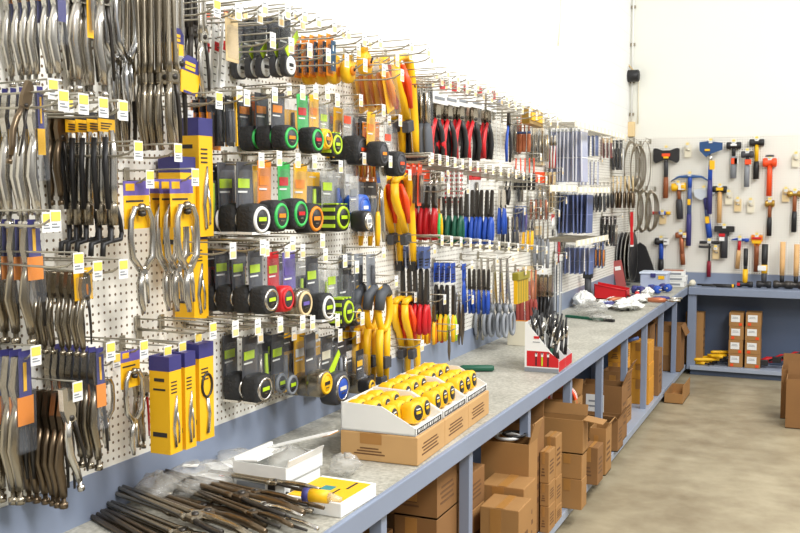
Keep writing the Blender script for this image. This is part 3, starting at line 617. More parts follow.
hang(spring_tool(black, redor, .2), 534, 158, 190, 5, 4.5, 'black-handled chisels with orange shanks', wx=1.5)
hang(spring_tool(black, black, .2), 511, 174, 206, 2, 4, 'thick black tilted grips left of the chisels', rock=.35, wx=1.8)
hang(PL(charcoal, charcoal, H=.22, thick=.010, splay=.018, fin=nickel), 517, 212, 248, 4, 4.5, 'black bent-handle pliers right of blue row')
hang(PL(yellow, yellow, H=.22, thick=.008, splay=.016), 533, 212, 250, 3, 4, 'yellow-handled pliers in the right middle row', rock=.15)
hang(blisterpack('pencil_pack', w=.06, H=.14, card=slate, items=(purple,)), 526, 206, 232, 3, 4, 'blue-violet packs left of yellow handles')
hang(blisterpack('tool_pack', w=.06, H=.2, card=cleard, items=(copper, nickel)), 546, 190, 222, 4, 5, 'clear packs with copper fittings, middle row')
hang(blisterpack('tool_pack', w=.06, H=.2, card=tan, items=(silver, nickel)), 556, 172, 212, 3, 4, 'tan-backed steel packs left of blue panels')
hang(spring_tool(grey, silver, .3), 548, 212, 268, 4, 4.5, 'plain grey long tools in the right middle row', wx=1.3)
dt = T('round_tag_pack','package',.2); dt.p('card', MB().plate(-.05,.05,0,-.06,0,red).plate(-.03,.03,-.14,-.2,0,black)); dt.p('disc', MB().lathe([(.05,-.002),(.05,-.006),(.001,-.006)],(0,0,-.08),white,'y',20))
hang(dt, 553, 214, 236, 1, 0, 'red pack with a white oval disc')
# third band
hang(PL(red, red, H=.3, jl=.12, thick=.013, splay=.018, fin=darkst, hdr=slate, split=.62), 427, 250, 334, 5, 6.2, 'red-handled pliers on blue cards, lower row')
hang(PL(yellow, orange, H=.2, thick=.010, splay=.014, fin=bronze), 434, 300, 344, 4, 5, 'orange-yellow handled tools below the red handles')
hang(PL(yellow, lime, H=.3, jl=.11, thick=.012, splay=.018, fin=darkst, hdr=royal, split=.62), 453, 266, 341, 4, 5.5, 'yellow-handled black pliers on blue cards')
hang(PL(red, dgreen, H=.3, jl=.10, thick=.011, splay=.016, fin=darkst, split=.62), 443, 268, 342, 2, 5, 'red-green handled pliers left of the yellow ones')
lf = T('leaf_trowel','trowel',.16); lf.p('blade', MB().prism([(0,-.16),(.017,-.11),(.014,-.05),(.003,0),(-.003,0),(-.014,-.05),(-.017,-.11)],-.002,.002,bronze)); lf.p('tang', MB().cyl((0,0,0),(0,0,.03),.003,wire,6))
hang(lf, 449, 330, 361, 1, 0, 'leaf-shaped steel blade hanging lowest by the backsplash')
hang(lf, 463, 300, 345, 2, 4, 'leaf-shaped steel blades right of yellow handles')
hang(PL(royal, royal, H=.2, jl=.05, thick=.009, splay=.012, fin=royal, hdr=royal, split=.35), 464, 266, 304, 1, 0, 'all-blue pliers at the end of the yellow row')
hang(PL(royal, royal, H=.26, jl=.09, thick=.009, splay=.012, fin=darkst, split=.52), 489, 260, 314, 6, 5, 'slim pliers with short blue handles, lower row')
hang(scissors(), 507, 258, 338, 5, 6.5, 'grey ring-handled scissors in the lowest row', wx=1.25)
hang(spring_tool(silver, silver, .3), 483, 290, 340, 2, 5, 'silver rods left of the grey scissors', wx=1.2)
hang(comb(), 519, 271, 302, 1, 0, 'wide yellow-olive bristle brush', wx=1.15)
hang(spring_tool(maroon, copper, .3), 536, 270, 330, 5, 4.5, 'maroon and copper lines under the bristle brush')
hang(PL(black, charcoal, H=.26, thick=.009, splay=.016, fin=nickel), 551, 262, 332, 4, 4.5, 'black and silver pliers above the red display', wx=1.3)
hang(strip(grey, .05, .4, white, white, name='blade_sleeve'), 561, 256, 322, 2, 5, 'upright grey blade sleeves near the white gloves')
hang(blisterpack('tag_pack', w=.06, H=.2, card=white, items=(red, white)), 524, 300, 336, 2, 5, 'white packs with red tips behind red display')
# blue sleeve zone with label rails
SL = strip(); SLb = strip(slate, .07, .32, paleblue)
hang(SL, 584, 128, 182, 8, 4.2, 'lavender clear sleeves hanging under the top rail', wx=3.2)
hang(SLb, 597, 134, 156, 4, 4, 'short dark blue sleeves right of lavender ones', wx=2.4)
hang(SL, 598, 160, 185, 5, 4, 'short lavender sleeves above the second rail', wx=2.4)
hang(blisterpack('card_pack', w=.1, H=.2, card=maroon, items=(silver,), hd=tan), 612, 138, 158, 3, 4, 'maroon picture cards at the far corner')
hang(blisterpack('card_pack', w=.1, H=.2, card=charcoal, items=(nickel, white)), 622, 140, 170, 3, 4, 'dark cards beside the sawblade coils')
hang(SLb, 590, 192, 233, 7, 4.5, 'dark blue panels between the two lower rails', wx=3.6)
hang(SLb, 592, 246, 274, 6, 5, 'dark blue sleeves under the lowest rail', wx=3)
hang(blisterpack('tool_pack', w=.09, H=.2, card=charcoal, items=(black, nickel)), 605, 190, 212, 4, 4, 'small dark packs right of the blue panels')
hang(blisterpack('tool_pack', w=.09, H=.2, card=black, items=(nickel, nickel)), 616, 216, 246, 4, 4, 'black blister packs right of the lower rail')
hang(blisterpack('tool_pack', w=.08, H=.2, card=slate, items=(orange, black)), 604, 242, 268, 3, 4, 'blue-orange packs beside the blue sleeves')
hang(spring_tool(bronze, tan, .2), 633, 176, 208, 6, 4, 'bristle paintbrushes near the corner', wx=2.4)
hang(spring_tool(black, silver, .2), 612, 182, 208, 5, 4, 'black-handled brushes left of the bristle ones', wx=1.8)
lv = T('spirit_level','level',.4); lv.p('beam', MB().box((0,-.02,-.2),(.05,.03,.4),red,.004)); lv.p('vial', MB().box((0,-.037,-.2),(.03,.006,.06),cream,.002)); lv.p('end_cap', MB().box((0,-.02,-.395),(.054,.034,.02),white,.003))
hang(lv, 630, 212, 246, 1, 0, 'red spirit level hanging near the corner')
def rail(ua, va, ub, vb, lab, x=.36):
    a, b = onx(ua, va, x), onx(ub, vb, x); L = abs(b.y-a.y); z = (a.z+b.z)/2
    t = T('label_rail', 'rail', .05); t.p('strip', MB().box((0,0,0), (L,.006,.045), cream, .001))
    m = MB()
    for k in range(int(L/.09)):
        m.box((-L/2+.05+k*.09, x/2, .012), (.005, x, .005), wire)
    m.box((0, x*.5, .012), (L, .005, .005), wire); m.box((0, x-.02, .012), (L, .005, .005), wire); t.p('wire_shelf', m)
    s = MB()
    for k in range(int(L/.14)): s.box((-L/2+.08+k*.14, -.004, 0), (.06,.003,.035), white)
    t.p('price_strip', s); t.put(lab, (x, (a.y+b.y)/2, z), PI/2)
rail(575, 120, 626, 140, 'Highest wire shelf with cream label rail above lavender sleeves')
rail(578, 187, 610, 193, 'Wire shelf with cream label rail above the blue panels')
rail(550, 190, 577, 187, 'Left piece of cream label rail beside lavender sleeves')
rail(576, 243, 608, 238, 'Lowest wire shelf with cream label rail')
# bandsaw blade coils
for i, (u, v, R, lb) in enumerate(((630,166,.27,'Large bandsaw blade coil, leftmost, in the corner'), (636,168,.26,'Second large bandsaw blade coil in the corner'), (645,166,.26,'Thin single bandsaw loop standing out on right'), (634,210,.24,'Lower bandsaw blade coil, nearest the corner'), (642,211,.23,'Lower bandsaw blade coil in the middle'), (650,211,.22,'Lower bandsaw blade coil furthest right'))):
    p = ony(u, v, 10.52-.05*(i % 3)); m = MB()
    for k in range(5 if i != 2 else 1): m.ring((.006*k, -.010*k, 0), R-.006*k, .0045, nickel, 'y', 32, .22+.03*(k), 1.)
    solo('bandsaw_blade', m, lb, 'saw blade', p, .2, 'bandsaw blade coils hanging in the corner')
    hook(Vector((p.x, D-.01, p.z+R)), D-p.y, 'Peg hook for the '+lb[0].lower()+lb[1:].split(',')[0], False, 0., 'peg hooks in the corner')
# top rows of empty hooks
tops = [(262,3),(285,8),(302,12),(316,17),(332,23),(346,30),(362,37),(378,39),(407,43),(424,48),(446,70),(456,75),(466,78),(476,83),(486,87),(495,90),(505,95),(513,99),(521,103),(530,105),(538,108),(547,112),(556,115)]
for i, (u, v) in enumerate(tops):
    L = .30 if i not in (8, 9) else .38; p = onx(u, v, L+.02)
    hook(Vector((.008, p.y, p.z-.02)), L, f'{["Leftmost","Second","Third","Fourth","Fifth","Sixth","Seventh","Eighth","Ninth","Tenth","Eleventh","Twelfth","Thirteenth","Fourteenth","Fifteenth","Sixteenth","Seventeenth","Eighteenth","Nineteenth","Twentieth","Twenty-first","Twenty-second","Rightmost"][i]} empty wire hook from the left along the top edge', True, group='empty wire hooks along the top edge')
k = 0
rows = [((214,8),(300,22),5,'upper empty hook above the clear tape packs'), ((216,100),(300,92),4,'empty hook between the top and second tape rows'), ((430,158),(545,180),16,'empty hook in the band under the snips'), ((395,60),(430,58),2,'empty hook beside the top yellow hacksaw'),
        ((440,240),(545,250),12,'empty hook in the band above the scissors'), ((120,268),(130,266),1,'empty hook left of the lone C-clamp'), ((60,100),(120,110),4,'empty hook between black clamps and silver pliers'), ((52,220),(75,262),2,'tagged empty hook below black clamps'), ((135,150),(175,152),2,'tagged hook below the long-reach pliers'),
        ((210,330),(300,322),5,'empty hook above the silver-band tapes'), ((310,322),(360,318),3,'empty hook under the neon tape measure'), ((230,250),(320,240),4,'tagged hook between third and fourth tape rows'), ((420,345),(424,343),1,'empty hook over the backsplash by the saws'), ((565,200),(571,203),1,'empty hook left of the blue panels'), ((500,100),(556,125),9,'inner empty hook behind the top edge'), ((440,80),(490,98),7,'inner empty hook above the white cards'), ((270,40),(400,75),8,'tagged hook above the chalk reels')]
for (ua, va), (ub, vb), n, d in rows:
    for i in range(n):
        f = i/max(n-1, 1); u, v = ua+(ub-ua)*f, va+(vb-va)*f; p = onx(u, v, .29)
        hook(Vector((.008, p.y, p.z-.01)), .27, (d[0].upper()+d[1:]) if n == 1 else f'{ORD[i] if i < 12 else ["Thirteenth","Fourteenth","Fifteenth","Sixteenth"][i-12]} {d}, counted from left'.replace('Frontmost', 'First'), True, group='tagged hooks: '+d)

# ---------------------------------------------------------------- back wall hammers
def BW(u, v, y=D-.05): return ony(u, v, y)
HN = {}
def hammer(label, u, vt, vb, head, handle, name='hammer', cat='hammer', lean=0, tag=True, y=D-.06, stand=False, extra=None, sheath=None):
    """head: (width px, height px, material, shape)  handle: [(fraction, radius px, material) ...]  measured on the wall"""
    p = BW(u, vt, y); s = pr(p)[2]; H = (vb-vt)/s
    hw, hh, hm, shp = head; hw /= s; hh /= s
    t = T(name, cat, H); m = MB(); hd = .03
    if shp == 'block': m.tube([(-hw/2,0,-hh/2), (-hw/2+.008,0,-hh/2), (-hw*.22,0,-hh/2), (-hw*.14,0,-hh/2), (hw*.14,0,-hh/2), (hw*.22,0,-hh/2), (hw/2-.008,0,-hh/2), (hw/2,0,-hh/2)], [hh*.42,hh*.5,hh*.5,hh*.38,hh*.38,hh*.5,hh*.5,hh*.42], hm, 12)
    elif shp == 'axe2': m.prism([(-hw/2,-.01), (-hw*.42,0), (-hw*.15,-hh*.16), (hw*.15,-hh*.16), (hw*.42,0), (hw/2,-.01), (hw/2,-hh*.85), (hw*.42,-hh), (hw*.12,-hh*.78), (-hw*.12,-hh*.78), (-hw*.42,-hh), (-hw/2,-hh*.85)], -.022, .022, hm)
    elif shp == 'axe': m.prism([(hw*.5,-.02), (hw*.2,-.01), (-hw*.1,0), (-hw*.5,-.01), (-hw*.48,-hh*.6), (-hw*.2,-hh), (hw*.0,-hh*.8), (hw*.5,-hh*.55)], -.02, .02, hm)
    elif shp == 'pick': m.tube([(-hw/2,0,-hh*.9), (-hw*.3,0,-hh*.35), (0,0,-hh*.3), (hw*.3,0,-hh*.35), (hw/2,0,-hh*.9)], [.004,.012,.02,.012,.006], hm, 8)
    elif shp == 'claw': m.tube([(-hw*.5,0,-hh*.7), (-hw*.2,0,-hh*.35), (.0,0,-hh*.4), (hw*.25,0,-hh*.4), (hw*.28,0,-hh*.4), (hw*.5,0,-hh*.4)], [.004,hh*.3,hh*.42,hh*.3,hh*.48,hh*.48], hm, 10)
    elif shp == 'brush': m.box((0,0,-hh*.3), (hw,.04,hh*.6), hm, .006); m.box((0,0,-hh*.8), (hw*.5,.03,hh*.4), hm, .006)
    elif shp == 'none': pass
    if shp != 'none': t.p('head', m)
    z = -hh*(.9 if shp != 'pick' else .4); tot = H+z
    for i, (fr, r, hmat) in enumerate(handle):
        z2 = z-tot*fr; r_ = r/s
        t.p('grip' if i else 'handle', MB().tube([(0,0,z+.01), (0,0,z-(z-z2)*.3), (0,0,z2)], [r_*.9,r_,r_], hmat, 8, flat=.8)); z = z2
    if extra:
        for (x, zz, w, h, mm, nm) in extra: t.p(nm, MB().box((x/s,-.03,-zz/s), (w/s,.012,h/s), mm, .002))
    if stand: 
        M = Matrix.Translation((p.x, y, ZB+.002)) @ Matrix.Rotation(PI, 4, 'Y'); r = t.put(label, None, M=M)
        return r
    r = t.put(label, p, (0, lean, 0)); 
    hook(Vector((p.x, D-.01, p.z-.005)), max(.06, D-y), 'Short peg hook holding the '+label[0].lower()+label[1:].split(' with')[0].split(' on ')[0].split(',')[0], tag, 0., 'short tagged peg hooks on the back pegboard')
    return r
hammer('Double-bit axe in black sheath with red-brown grip', 666.5, 148, 198, (25,15,black,'axe2'), [(.45,2.2,charcoal), (.55,2.6,brownw)], name='axe', cat='axe', extra=[(0,7,8,3,redor,'sheath_print'), (0,9.5,5,2,yellow,'sheath_print')])
hammer('Hammer with yellow-white head sleeve and black handle', 678.5, 183, 219, (14,8,yellow,'block'), [(.35,1.8,brownw), (.65,3.2,charcoal)], lean=-.06, extra=[(3,4,6,6,white,'head_sleeve')])
hammer('Blue mattock pick with wide thin head', 690, 174, 246, (37,8,mat('pick_blue',(48,92,150),.4),'pick'), [(.15,2.2,royal), (.4,2.2,slate), (.45,2.6,navy)], name='pickaxe', cat='pickaxe', extra=[(0,28,3,6,yellow,'label')])
hammer('Blue-handled hatchet in pale grey sheath, leaning', 704, 188, 238, (20,12,mat('sheath_grey',(205,212,220),.5),'axe'), [(.3,2.,navy), (.25,2.2,slate), (.45,2.8,royal)], name='hatchet', cat='hatchet', lean=-.13, extra=[(0,32,4,7,yellow,'label')])
hammer('Long blue axe in blue blade sheath', 711, 141, 214, (22,16,mat('sheath_blue',(34,74,124),.5),'axe'), [(.18,2.,silver), (.25,2.2,royal), (.57,2.6,navy)], name='axe', cat='axe', extra=[(2,24,5,9,yellow,'label'), (-3,9,5,2,yellow,'sheath_print')], y=D-.12)
hammer('Mallet with black head and pale wooden handle', 720, 186, 223, (14,7,black,'block'), [(1,2.4,woodl)], extra=[(0,3,7,3,yellow,'label')])
hammer('Rubber mallet with grey handle, leftmost of three black ones', 734, 142, 178, (14,7,black,'block'), [(.3,1.8,black), (.7,3,grey)], extra=[(1,19,6,6,redor,'label'), (3,19,4,6,white,'label'), (0,3,6,2,white,'label')])
hammer('Lower rubber mallet with grey handle, middle of three', 747.5, 151, 187, (12,7,charcoal,'block'), [(.3,1.8,black), (.7,2.6,grey)], y=D-.10, extra=[(1,11,6,5,redor,'label')])
hammer('Rubber mallet with yellow and black handle', 757, 139, 179, (14,7,black,'block'), [(.5,2.,yellow), (.5,2.8,black)], y=D-.05)
hammer('Bright orange dead-blow mallet', 770, 158, 196, (13,9,redor,'block'), [(1,2.6,redor)], extra=[(0,-2,8,2,charcoal,'sleeve')])
hammer('Ball hammer with brass head, wood and black grip', 770, 200, 236, (9,7,brass,'block'), [(.4,1.8,brownw), (.6,2.4,black)])
hammer('Broad brass-headed mallet at the right frame edge', 795, 191, 232, (14,6,brass,'block'), [(.45,2.,brownw), (.55,2.6,black)])
hammer('Blue and black hammer with white cap in bottom row', 661.5, 238, 276, (13,7,black,'block'), [(.5,2.2,royal), (.5,2.8,black)], extra=[(5,3.5,5,6,white,'head_cap')])
hammer('All-brown wooden mallet with curved handle', 681, 232, 265, (11,6,brownw,'block'), [(.6,2.2,copper), (.4,2.4,brownw)], lean=-.08)
hammer('Black T-shaped tool with dark red grip', 709.5, 241, 277, (19,3,black,'block'), [(.55,1.,black), (.45,2,mat('dark_red',(140,24,44),.5))], name='t_handle_tool', cat='tool', extra=[(-4,6,12,2,black,'cross_bar')])
hammer('Black wide-headed scraper brush with red label', 724.5, 226, 258, (19,10,black,'brush'), [(1,3.6,charcoal)], name='scraper_brush', cat='brush', extra=[(-2,9,6,3,red,'label'), (-2,13,5,4,white,'label')])
hammer('Tack hammer with blue head and wooden handle', 740, 238, 269, (17,4,royal,'claw'), [(.35,1.6,red), (.65,2.2,woodl)], lean=.06, name='tack_hammer')
hammer('Brush with orange-yellow head and brown wooden handle', 757, 235, 272, (11,11,orange,'brush'), [(1,2.4,brownw)], name='handle_brush', cat='brush', extra=[(0,3,9,2,red,'label'), (0,7,9,3,yellow,'label')])
hammer('Yellow and black sledge standing head down', 746, 246, 285, (15,6,black,'block'), [(.38,2.6,yellow), (.12,1.8,black), (.5,2.2,black)], stand=True, y=D-.20, name='sledge_hammer', extra=[(6,3,3,3,red,'cap')])
hammer('Black sledge with yellow bands and white tag, standing', 765, 243, 287, (14,7,black,'block'), [(.25,2.6,charcoal), (.2,3,yellow), (.55,3,black)], stand=True, y=D-.20, name='sledge_hammer', extra=[(2,20,8,5,white,'label')])
hammer('Sledge with pale wooden handle, standing left of another', 783, 242, 289, (16,8,darkst,'block'), [(.18,2.2,black), (.82,2.6,woodl)], stand=True, y=D-.20, name='sledge_hammer')
hammer('Sledge with pale wooden handle, standing at frame edge', 797, 244, 289, (14,8,darkst,'block'), [(.18,2.2,black), (.82,2.6,woodl)], stand=True, y=D-.20, name='sledge_hammer')
for u, v, c, d in ((688,146,cream,'Small cream card beside the blue axe'), (663,213,tan,'Tan card with a blue-red-yellow driver below the axe'), (738,200,tan,'Tan card pack below the grey mallets'), (751,201,cream,'Cream card pack with steel part'), (786,190,tan,'Tan card pack left of the broad brass mallet'), (796,155,cream,'Cream card at the upper right edge'), (716,248,tan,'Kraft tag right of the T-shaped tool'), (685,236,tan,'Kraft tag behind the brown mallet'), (729,193,cream,'Small cream tag right of pale wooden mallet')):
    m = T('parts_card', 'card', .1); m.p('card', MB().plate(-.035,.035,.01,-.12,0,c,.004)); m.p('part', MB().tube([(-.02,-.008,-.04), (.02,-.008,-.05)], .008, silver, 8))
    if 'driver' in d: m.p('driver', MB().tube([(-.11,-.01,.0), (-.05,-.01,0)], .018, red, 8).tube([(-.05,-.01,0), (.03,-.01,0)], .02, royal, 8).tube([(.03,-.01,0), (.08,-.01,0)], .018, yellow, 8))
    p = BW(u, v, D-.04); m.put(d, p, 0.)
    hook(Vector((p.x, D-.01, p.z+.002)), .06, 'Short peg hook with the '+d[0].lower()+d[1:], True, 0., 'short tagged peg hooks on the back pegboard')

# security horn, conduit, cable
t = T('wall_camera', 'camera', .2); t.p('bracket', MB().tube([(0,0,.0), (0,-.08,.0)], .012, white, 8).box((0,-.005,0), (.1,.01,.1), cream, .003)); t.p('housing', MB().tube([(-.08,-.1,0), (-.07,-.1,0), (.07,-.1,0), (.08,-.1,0)], [.05,.065,.065,.05], black, 16)); t.p('strut', MB().tube([(-.2,-.02,.3), (.02,-.08,.05)], .009, tan, 6))
t.put('Black wall camera on a bracket in the corner', ony(633.5, 77, D), 0.)
m = MB(); c0, c1 = ony(626.5, -30, D-.02), ony(625.5, 124, D-.02); m.tube([(.03, D-.02, c1.z+.02), (.03, D-.02, 4.6)], .010, white, 8); m.tube([(.10, D-.02, c1.z), (.10, D-.02, 3.15)], .006, cream, 6)
for z in (2.75, 3.1, 3.5, 3.9): m.box((.03, D-.015, z), (.05,.02,.03), nickel)
m.box((.035, D-.03, c1.z-.06), (.07,.06,.16), tan, .004); solo('electrical_conduit', m, 'Thin white conduit with small tan box in the room corner', 'conduit')
a = onx(561, 0, .01); b = onx(558, 46, .01)
solo('wall_cable', MB().tube([(.012, a.y, 4.5), (.012, a.y, a.z), (.012, (a.y+b.y)/2+.02, (a.z+b.z)/2), (.012, b.y, b.z)], .006, cream, 6), 'Loose cream cable hanging on the upper block wall', 'cable')

# ---------------------------------------------------------------- cartons
def carton(name, loc, size, label, rot=0., m=kraft, open_=None, tape_=True, printed=True, lab=None, group='cartons stored under the left bench', sticker=None, side_label=None, cat='carton', stripm=None):
    """loc: bottom centre; size w(x) d(y) h"""
    w, d, h = size; t = T(name, cat, h); b = MB()
    if open_ is None: b.box((0,0,h/2), (w,d,h), m, .004)
    else:
        th = .006
        b.box((0,0,th/2), (w,d,th), m)
        for s in (-1, 1): b.box((s*(w/2-th/2),0,h/2), (th,d,h), m); b.box((0,s*(d/2-th/2),h/2), (w-2*th,th,h), m)
    if printed:
        for k in range(4): b.box((w/2+.0006, -d*.05, h*(.3+.12*k)), (.001, d*(.6-.1*(k % 2)), h*.05), kraftink)
        for k in range(3): b.box((-w*.12, -d/2-.0006, h*(.25+.1*k)), (w*(.4-.08*k), .001, h*.045), kraftink)
    t.p('carton_body', b)
    if tape_:
        q = MB()
        if open_ is None: q.box((0,0,h+.0005), (min(w*.2,.07),d*.99,.001), tapem)
        q.box((-w*.1,-d/2-.0009,h*.8 if open_ is None else h*.6), (min(w*.28,.09),.001,h*.38 if open_ is None else h*.5), tapem); t.p('packing_tape', q)
    if lab: t.p('shipping_label', MB().box((w*lab[0],-d/2-.0012,h*lab[1]), (w*lab[2],.001,h*lab[3]), white).box((w*(lab[0]-.02),-d/2-.002,h*(lab[1])), (w*lab[2]*.7,.001,h*.03), grey).box((w*(lab[0]-.02),-d/2-.002,h*(lab[1]+.09)), (w*lab[2]*.6,.001,h*.03), grey), 'white shipping label')
    if sticker: t.p('sticker', MB().box((w*sticker[0],-d/2-.0016,h*sticker[1]), (w*.22,.001,h*.2), redor), 'orange sticker')
    if open_:
        for side, ang in open_:
            f = MB(); L = {'x': min(w*.45,.11), '-x': min(w*.45,.11), 'y': min(d*.5,.1), '-y': min(d*.5,.1)}[side]; a = math.radians(ang)   # angle above horizontal, outward
            dz, dr = math.sin(a)*L, math.cos(a)*L
            if side in ('x', '-x'):
                s = 1 if side == 'x' else -1; A = (s*w/2, -d/2+.004, h); Bp = (s*w/2, d/2-.004, h); o = Vector((s*dr, 0, dz)); nrm = Vector((-s*math.sin(a),0,math.cos(a)))*.005
            else:
                s = 1 if side == 'y' else -1; A = (-w/2+.004, s*d/2, h); Bp = (w/2-.004, s*d/2, h); o = Vector((0, s*dr, dz)); nrm = Vector((0,-s*math.sin(a),math.cos(a)))*.005
            A, Bp = Vector(A), Vector(Bp); vs = [A, Bp, Bp+o, A+o]; vs = [tuple(v) for v in vs]+[tuple(v+nrm) for v in vs]
            f.add(vs, [(0,1,2,3), (7,6,5,4), (0,4,5,1), (1,5,6,2), (2,6,7,3), (3,7,4,0)], m); t.p('flap', f)
    return t.put(label, loc, rot, 1., group)
CB = [0]
def col(ul, uc, ur, x, v0, vs, specs, y=None, dep=None):
    """a pile: uc = screen column of the front right edge; v0 = its bottom, None = hidden on the shelf"""
    if v0 is not None: p = onz(uc, v0, ZS-.005); x, y = p.x, p.y
    elif y is None: y = onx(uc, vs[0], x).y
    xl = ony(ul, (vs[0]+(v0 or 500))/2, y).x; w = max(x-xl, .08); yr = onx(ur, vs[0], x).y; d = max(dep or 0, min(max(yr-y, .1), .4))
    z = ZS-.004
    for v, sp in zip(vs, specs):
        zt = ony(uc, v, y).z
        if zt-z < .03: continue
        carton('cardboard_carton', (x-w/2, y+d/2, z), (w, d, zt-z-.001), rot=0, **sp); z = zt
# left-most pile, seen under the near end
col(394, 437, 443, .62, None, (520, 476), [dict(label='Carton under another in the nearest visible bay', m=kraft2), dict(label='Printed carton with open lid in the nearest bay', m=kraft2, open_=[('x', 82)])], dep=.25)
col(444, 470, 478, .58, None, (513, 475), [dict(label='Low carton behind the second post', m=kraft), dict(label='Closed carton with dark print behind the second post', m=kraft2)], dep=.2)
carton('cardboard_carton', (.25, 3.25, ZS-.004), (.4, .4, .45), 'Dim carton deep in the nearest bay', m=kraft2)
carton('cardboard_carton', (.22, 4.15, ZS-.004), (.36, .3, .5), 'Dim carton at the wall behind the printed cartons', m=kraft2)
carton('cardboard_carton', (.565, 3.32, ZS-.004), (.2, .16, .32), 'Narrow carton at the frame bottom, nearest bay', m=kraft3, open_=[('-x', 40)])
# second bay: open box with tall flap, lower boxes
y2 = 3.98
def byz(u, v, y): p = ony(u, v, y); return p.x, p.z
def pile(ul, uc, y, dep, vs, specs, x=None):
    z = ZS-.004; 
    for v, sp in zip(vs, specs):
        a = ony(ul, v, y); b = ony(uc, v, y); w = b.x-a.x
        if b.z-z < .03: continue
        carton('cardboard_carton', ((a.x+b.x)/2, y+dep/2, z), (w, dep, b.z-z-.001), **sp); z = b.z
pile(480, 519, 4.0, .20, (511,), [dict(label='Lowest closed carton beside the third post', m=kraft)])
pile(481, 524, 4.22, .2, (489,), [dict(label='Wide closed carton below the tall flapped one', m=kraft)])
pile(481, 529, 4.42, .15, (445,), [dict(label='Tall carton with notched front, second bay', m=kraft, printed=False, tape_=False, open_=[('x', 75)])])
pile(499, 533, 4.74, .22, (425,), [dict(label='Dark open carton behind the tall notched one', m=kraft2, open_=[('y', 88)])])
m = MB(); m.ring((0,0,0), .06, .008, white, 'z', 20); m.ring((.03,.02,.01), .055, .007, black, 'z', 20); p = ony(508, 440, 4.55); solo('cable_coil', m, 'Black and white cable coil on the notched carton', 'cable', (p.x, 4.54, ony(508,444,4.43).z+.008))
# small stacked cartons at right of third post
pile(540, 549, 4.86, .13, (507, 484, 452), [dict(label=f'{a} of three small cartons right of the third post', m=kraft) for a in ('Lowest', 'Middle', 'Topmost')])
pile(544, 556, 5.02, .13, (508, 479, 437), [dict(label=f'{a} of three narrow printed cartons behind the small stack', m=kraft) for a in ('Lowest', 'Middle', 'Topmost')])
# third bay
pile(557, 582, 5.30, .12, (480, 455), [dict(label='Bottom carton of the pile under the wide open carton', m=kraft, printed=False), dict(label='Middle carton of the pile under the wide open carton', m=kraft, printed=False)])
zt = ony(583, 455, 5.3).z
a = ony(521, 424, 5.3); b = ony(583, 421, 5.3)
carton('cardboard_carton', ((a.x+b.x)/2, 5.366, zt), (b.x-a.x, .13, b.z-zt), 'Wide open carton lying on the pile, fourth post', m=kraft, printed=False, tape_=False, open_=[('x', -8), ('y', 75)])
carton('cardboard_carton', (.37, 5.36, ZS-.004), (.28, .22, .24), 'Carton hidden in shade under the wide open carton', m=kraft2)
pile(583, 598, 5.8, .16, (448,), [dict(label='Small dark carton behind the wide open one', m=kraft2)])
pile(590, 606, 6.02, .18, (429,), [dict(label='Upright open carton just right of wide open one', m=kraft, open_=[('x', 60)])])
# spool box
pile(540, 575, 5.76, .2, (419, 401), [dict(label='Brown carton under the spool carton', m=kraft2), dict(label='Open carton holding the orange and white spools', m=kraft, printed=True, open_=[('y', 70)])])
p = ony(556, 401, 5.8); m = MB()
for k in range(4): m.ring((0, .03*k-.03, .02), .10-.006*k, .011, (redor, white, redor, white)[k], 'y', 24)
solo('ribbon_spool', m, 'Orange and white spools standing in the open carton', 'spool', (p.x+.02, 5.84, p.z-.02))
pile(579, 618, 6.62, .20, (420,), [dict(label='Lower open carton with crooked flaps, fifth post', m=kraft2, open_=[('-y', 25), ('x', 60)])])
pile(579, 622, 6.88, .22, (446, 387), [dict(label='Carton on the shelf behind crooked flaps', m=kraft2), dict(label='Large carton with a big white shipping label', m=kraft2, lab=(-.12,.62,.42,.42), open_=[('x', 70)])])
pile(603, 627, 7.45, .2, (400, 372), [dict(label='Brown carton below the amber ones', m=kraft), dict(label='Brown carton beside amber stack with open top', m=kraft2, open_=[('x', 60)])])
pile(608, 626, 7.72, .2, (363, 346), [dict(label='Amber carton behind the sixth post, lower', m=amber), dict(label='Amber carton behind the sixth post, upper', m=amber)])
pile(631, 649, 8.22, .26, (380, 365, 343), [dict(label='Bottom amber carton of the bright stack', m=amber, printed=False), dict(label='Middle amber carton of the bright stack', m=amber, printed=False), dict(label='Top amber carton of the bright stack', m=amber, printed=False)])
pile(640, 659, 8.62, .2, (350,), [dict(label='Tall brown carton right of the amber stack', m=kraft2)])
pile(610, 650, 8.99, .3, (326,), [dict(label='Long dim carton far along the shelf', m=kraft2, open_=[('y', 60)])])
pile(656, 681, 9.87, .3, (326,), [dict(label='Tall plain carton overhanging the far shelf end', m=kraft2, printed=False, open_=[('-x', 50), ('x', -65)])])
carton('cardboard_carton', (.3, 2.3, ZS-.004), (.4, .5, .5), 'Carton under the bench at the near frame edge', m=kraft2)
p = onz(667, 400, 0.002)
carton('cardboard_tray', (p.x+.075, p.y+.12, .001), (.16, .5, .09), 'Shallow open carton tray on the floor by the shelf', m=kraft, open_=[('x', 88)], printed=False, tape_=False, group=None)
# wrapped bundle & small dark tool on a post area
solo('dark_power_cord', MB().tube([(0,0,0), (.06,.02,.03), (.13,.0,.02), (.2,.03,.04)], .014, slate, 8), 'Dark blue cord lying across the amber carton', 'cord', (ony(618,337,7.7).x-.05, 7.74, ony(618,344,7.72).z+.012))
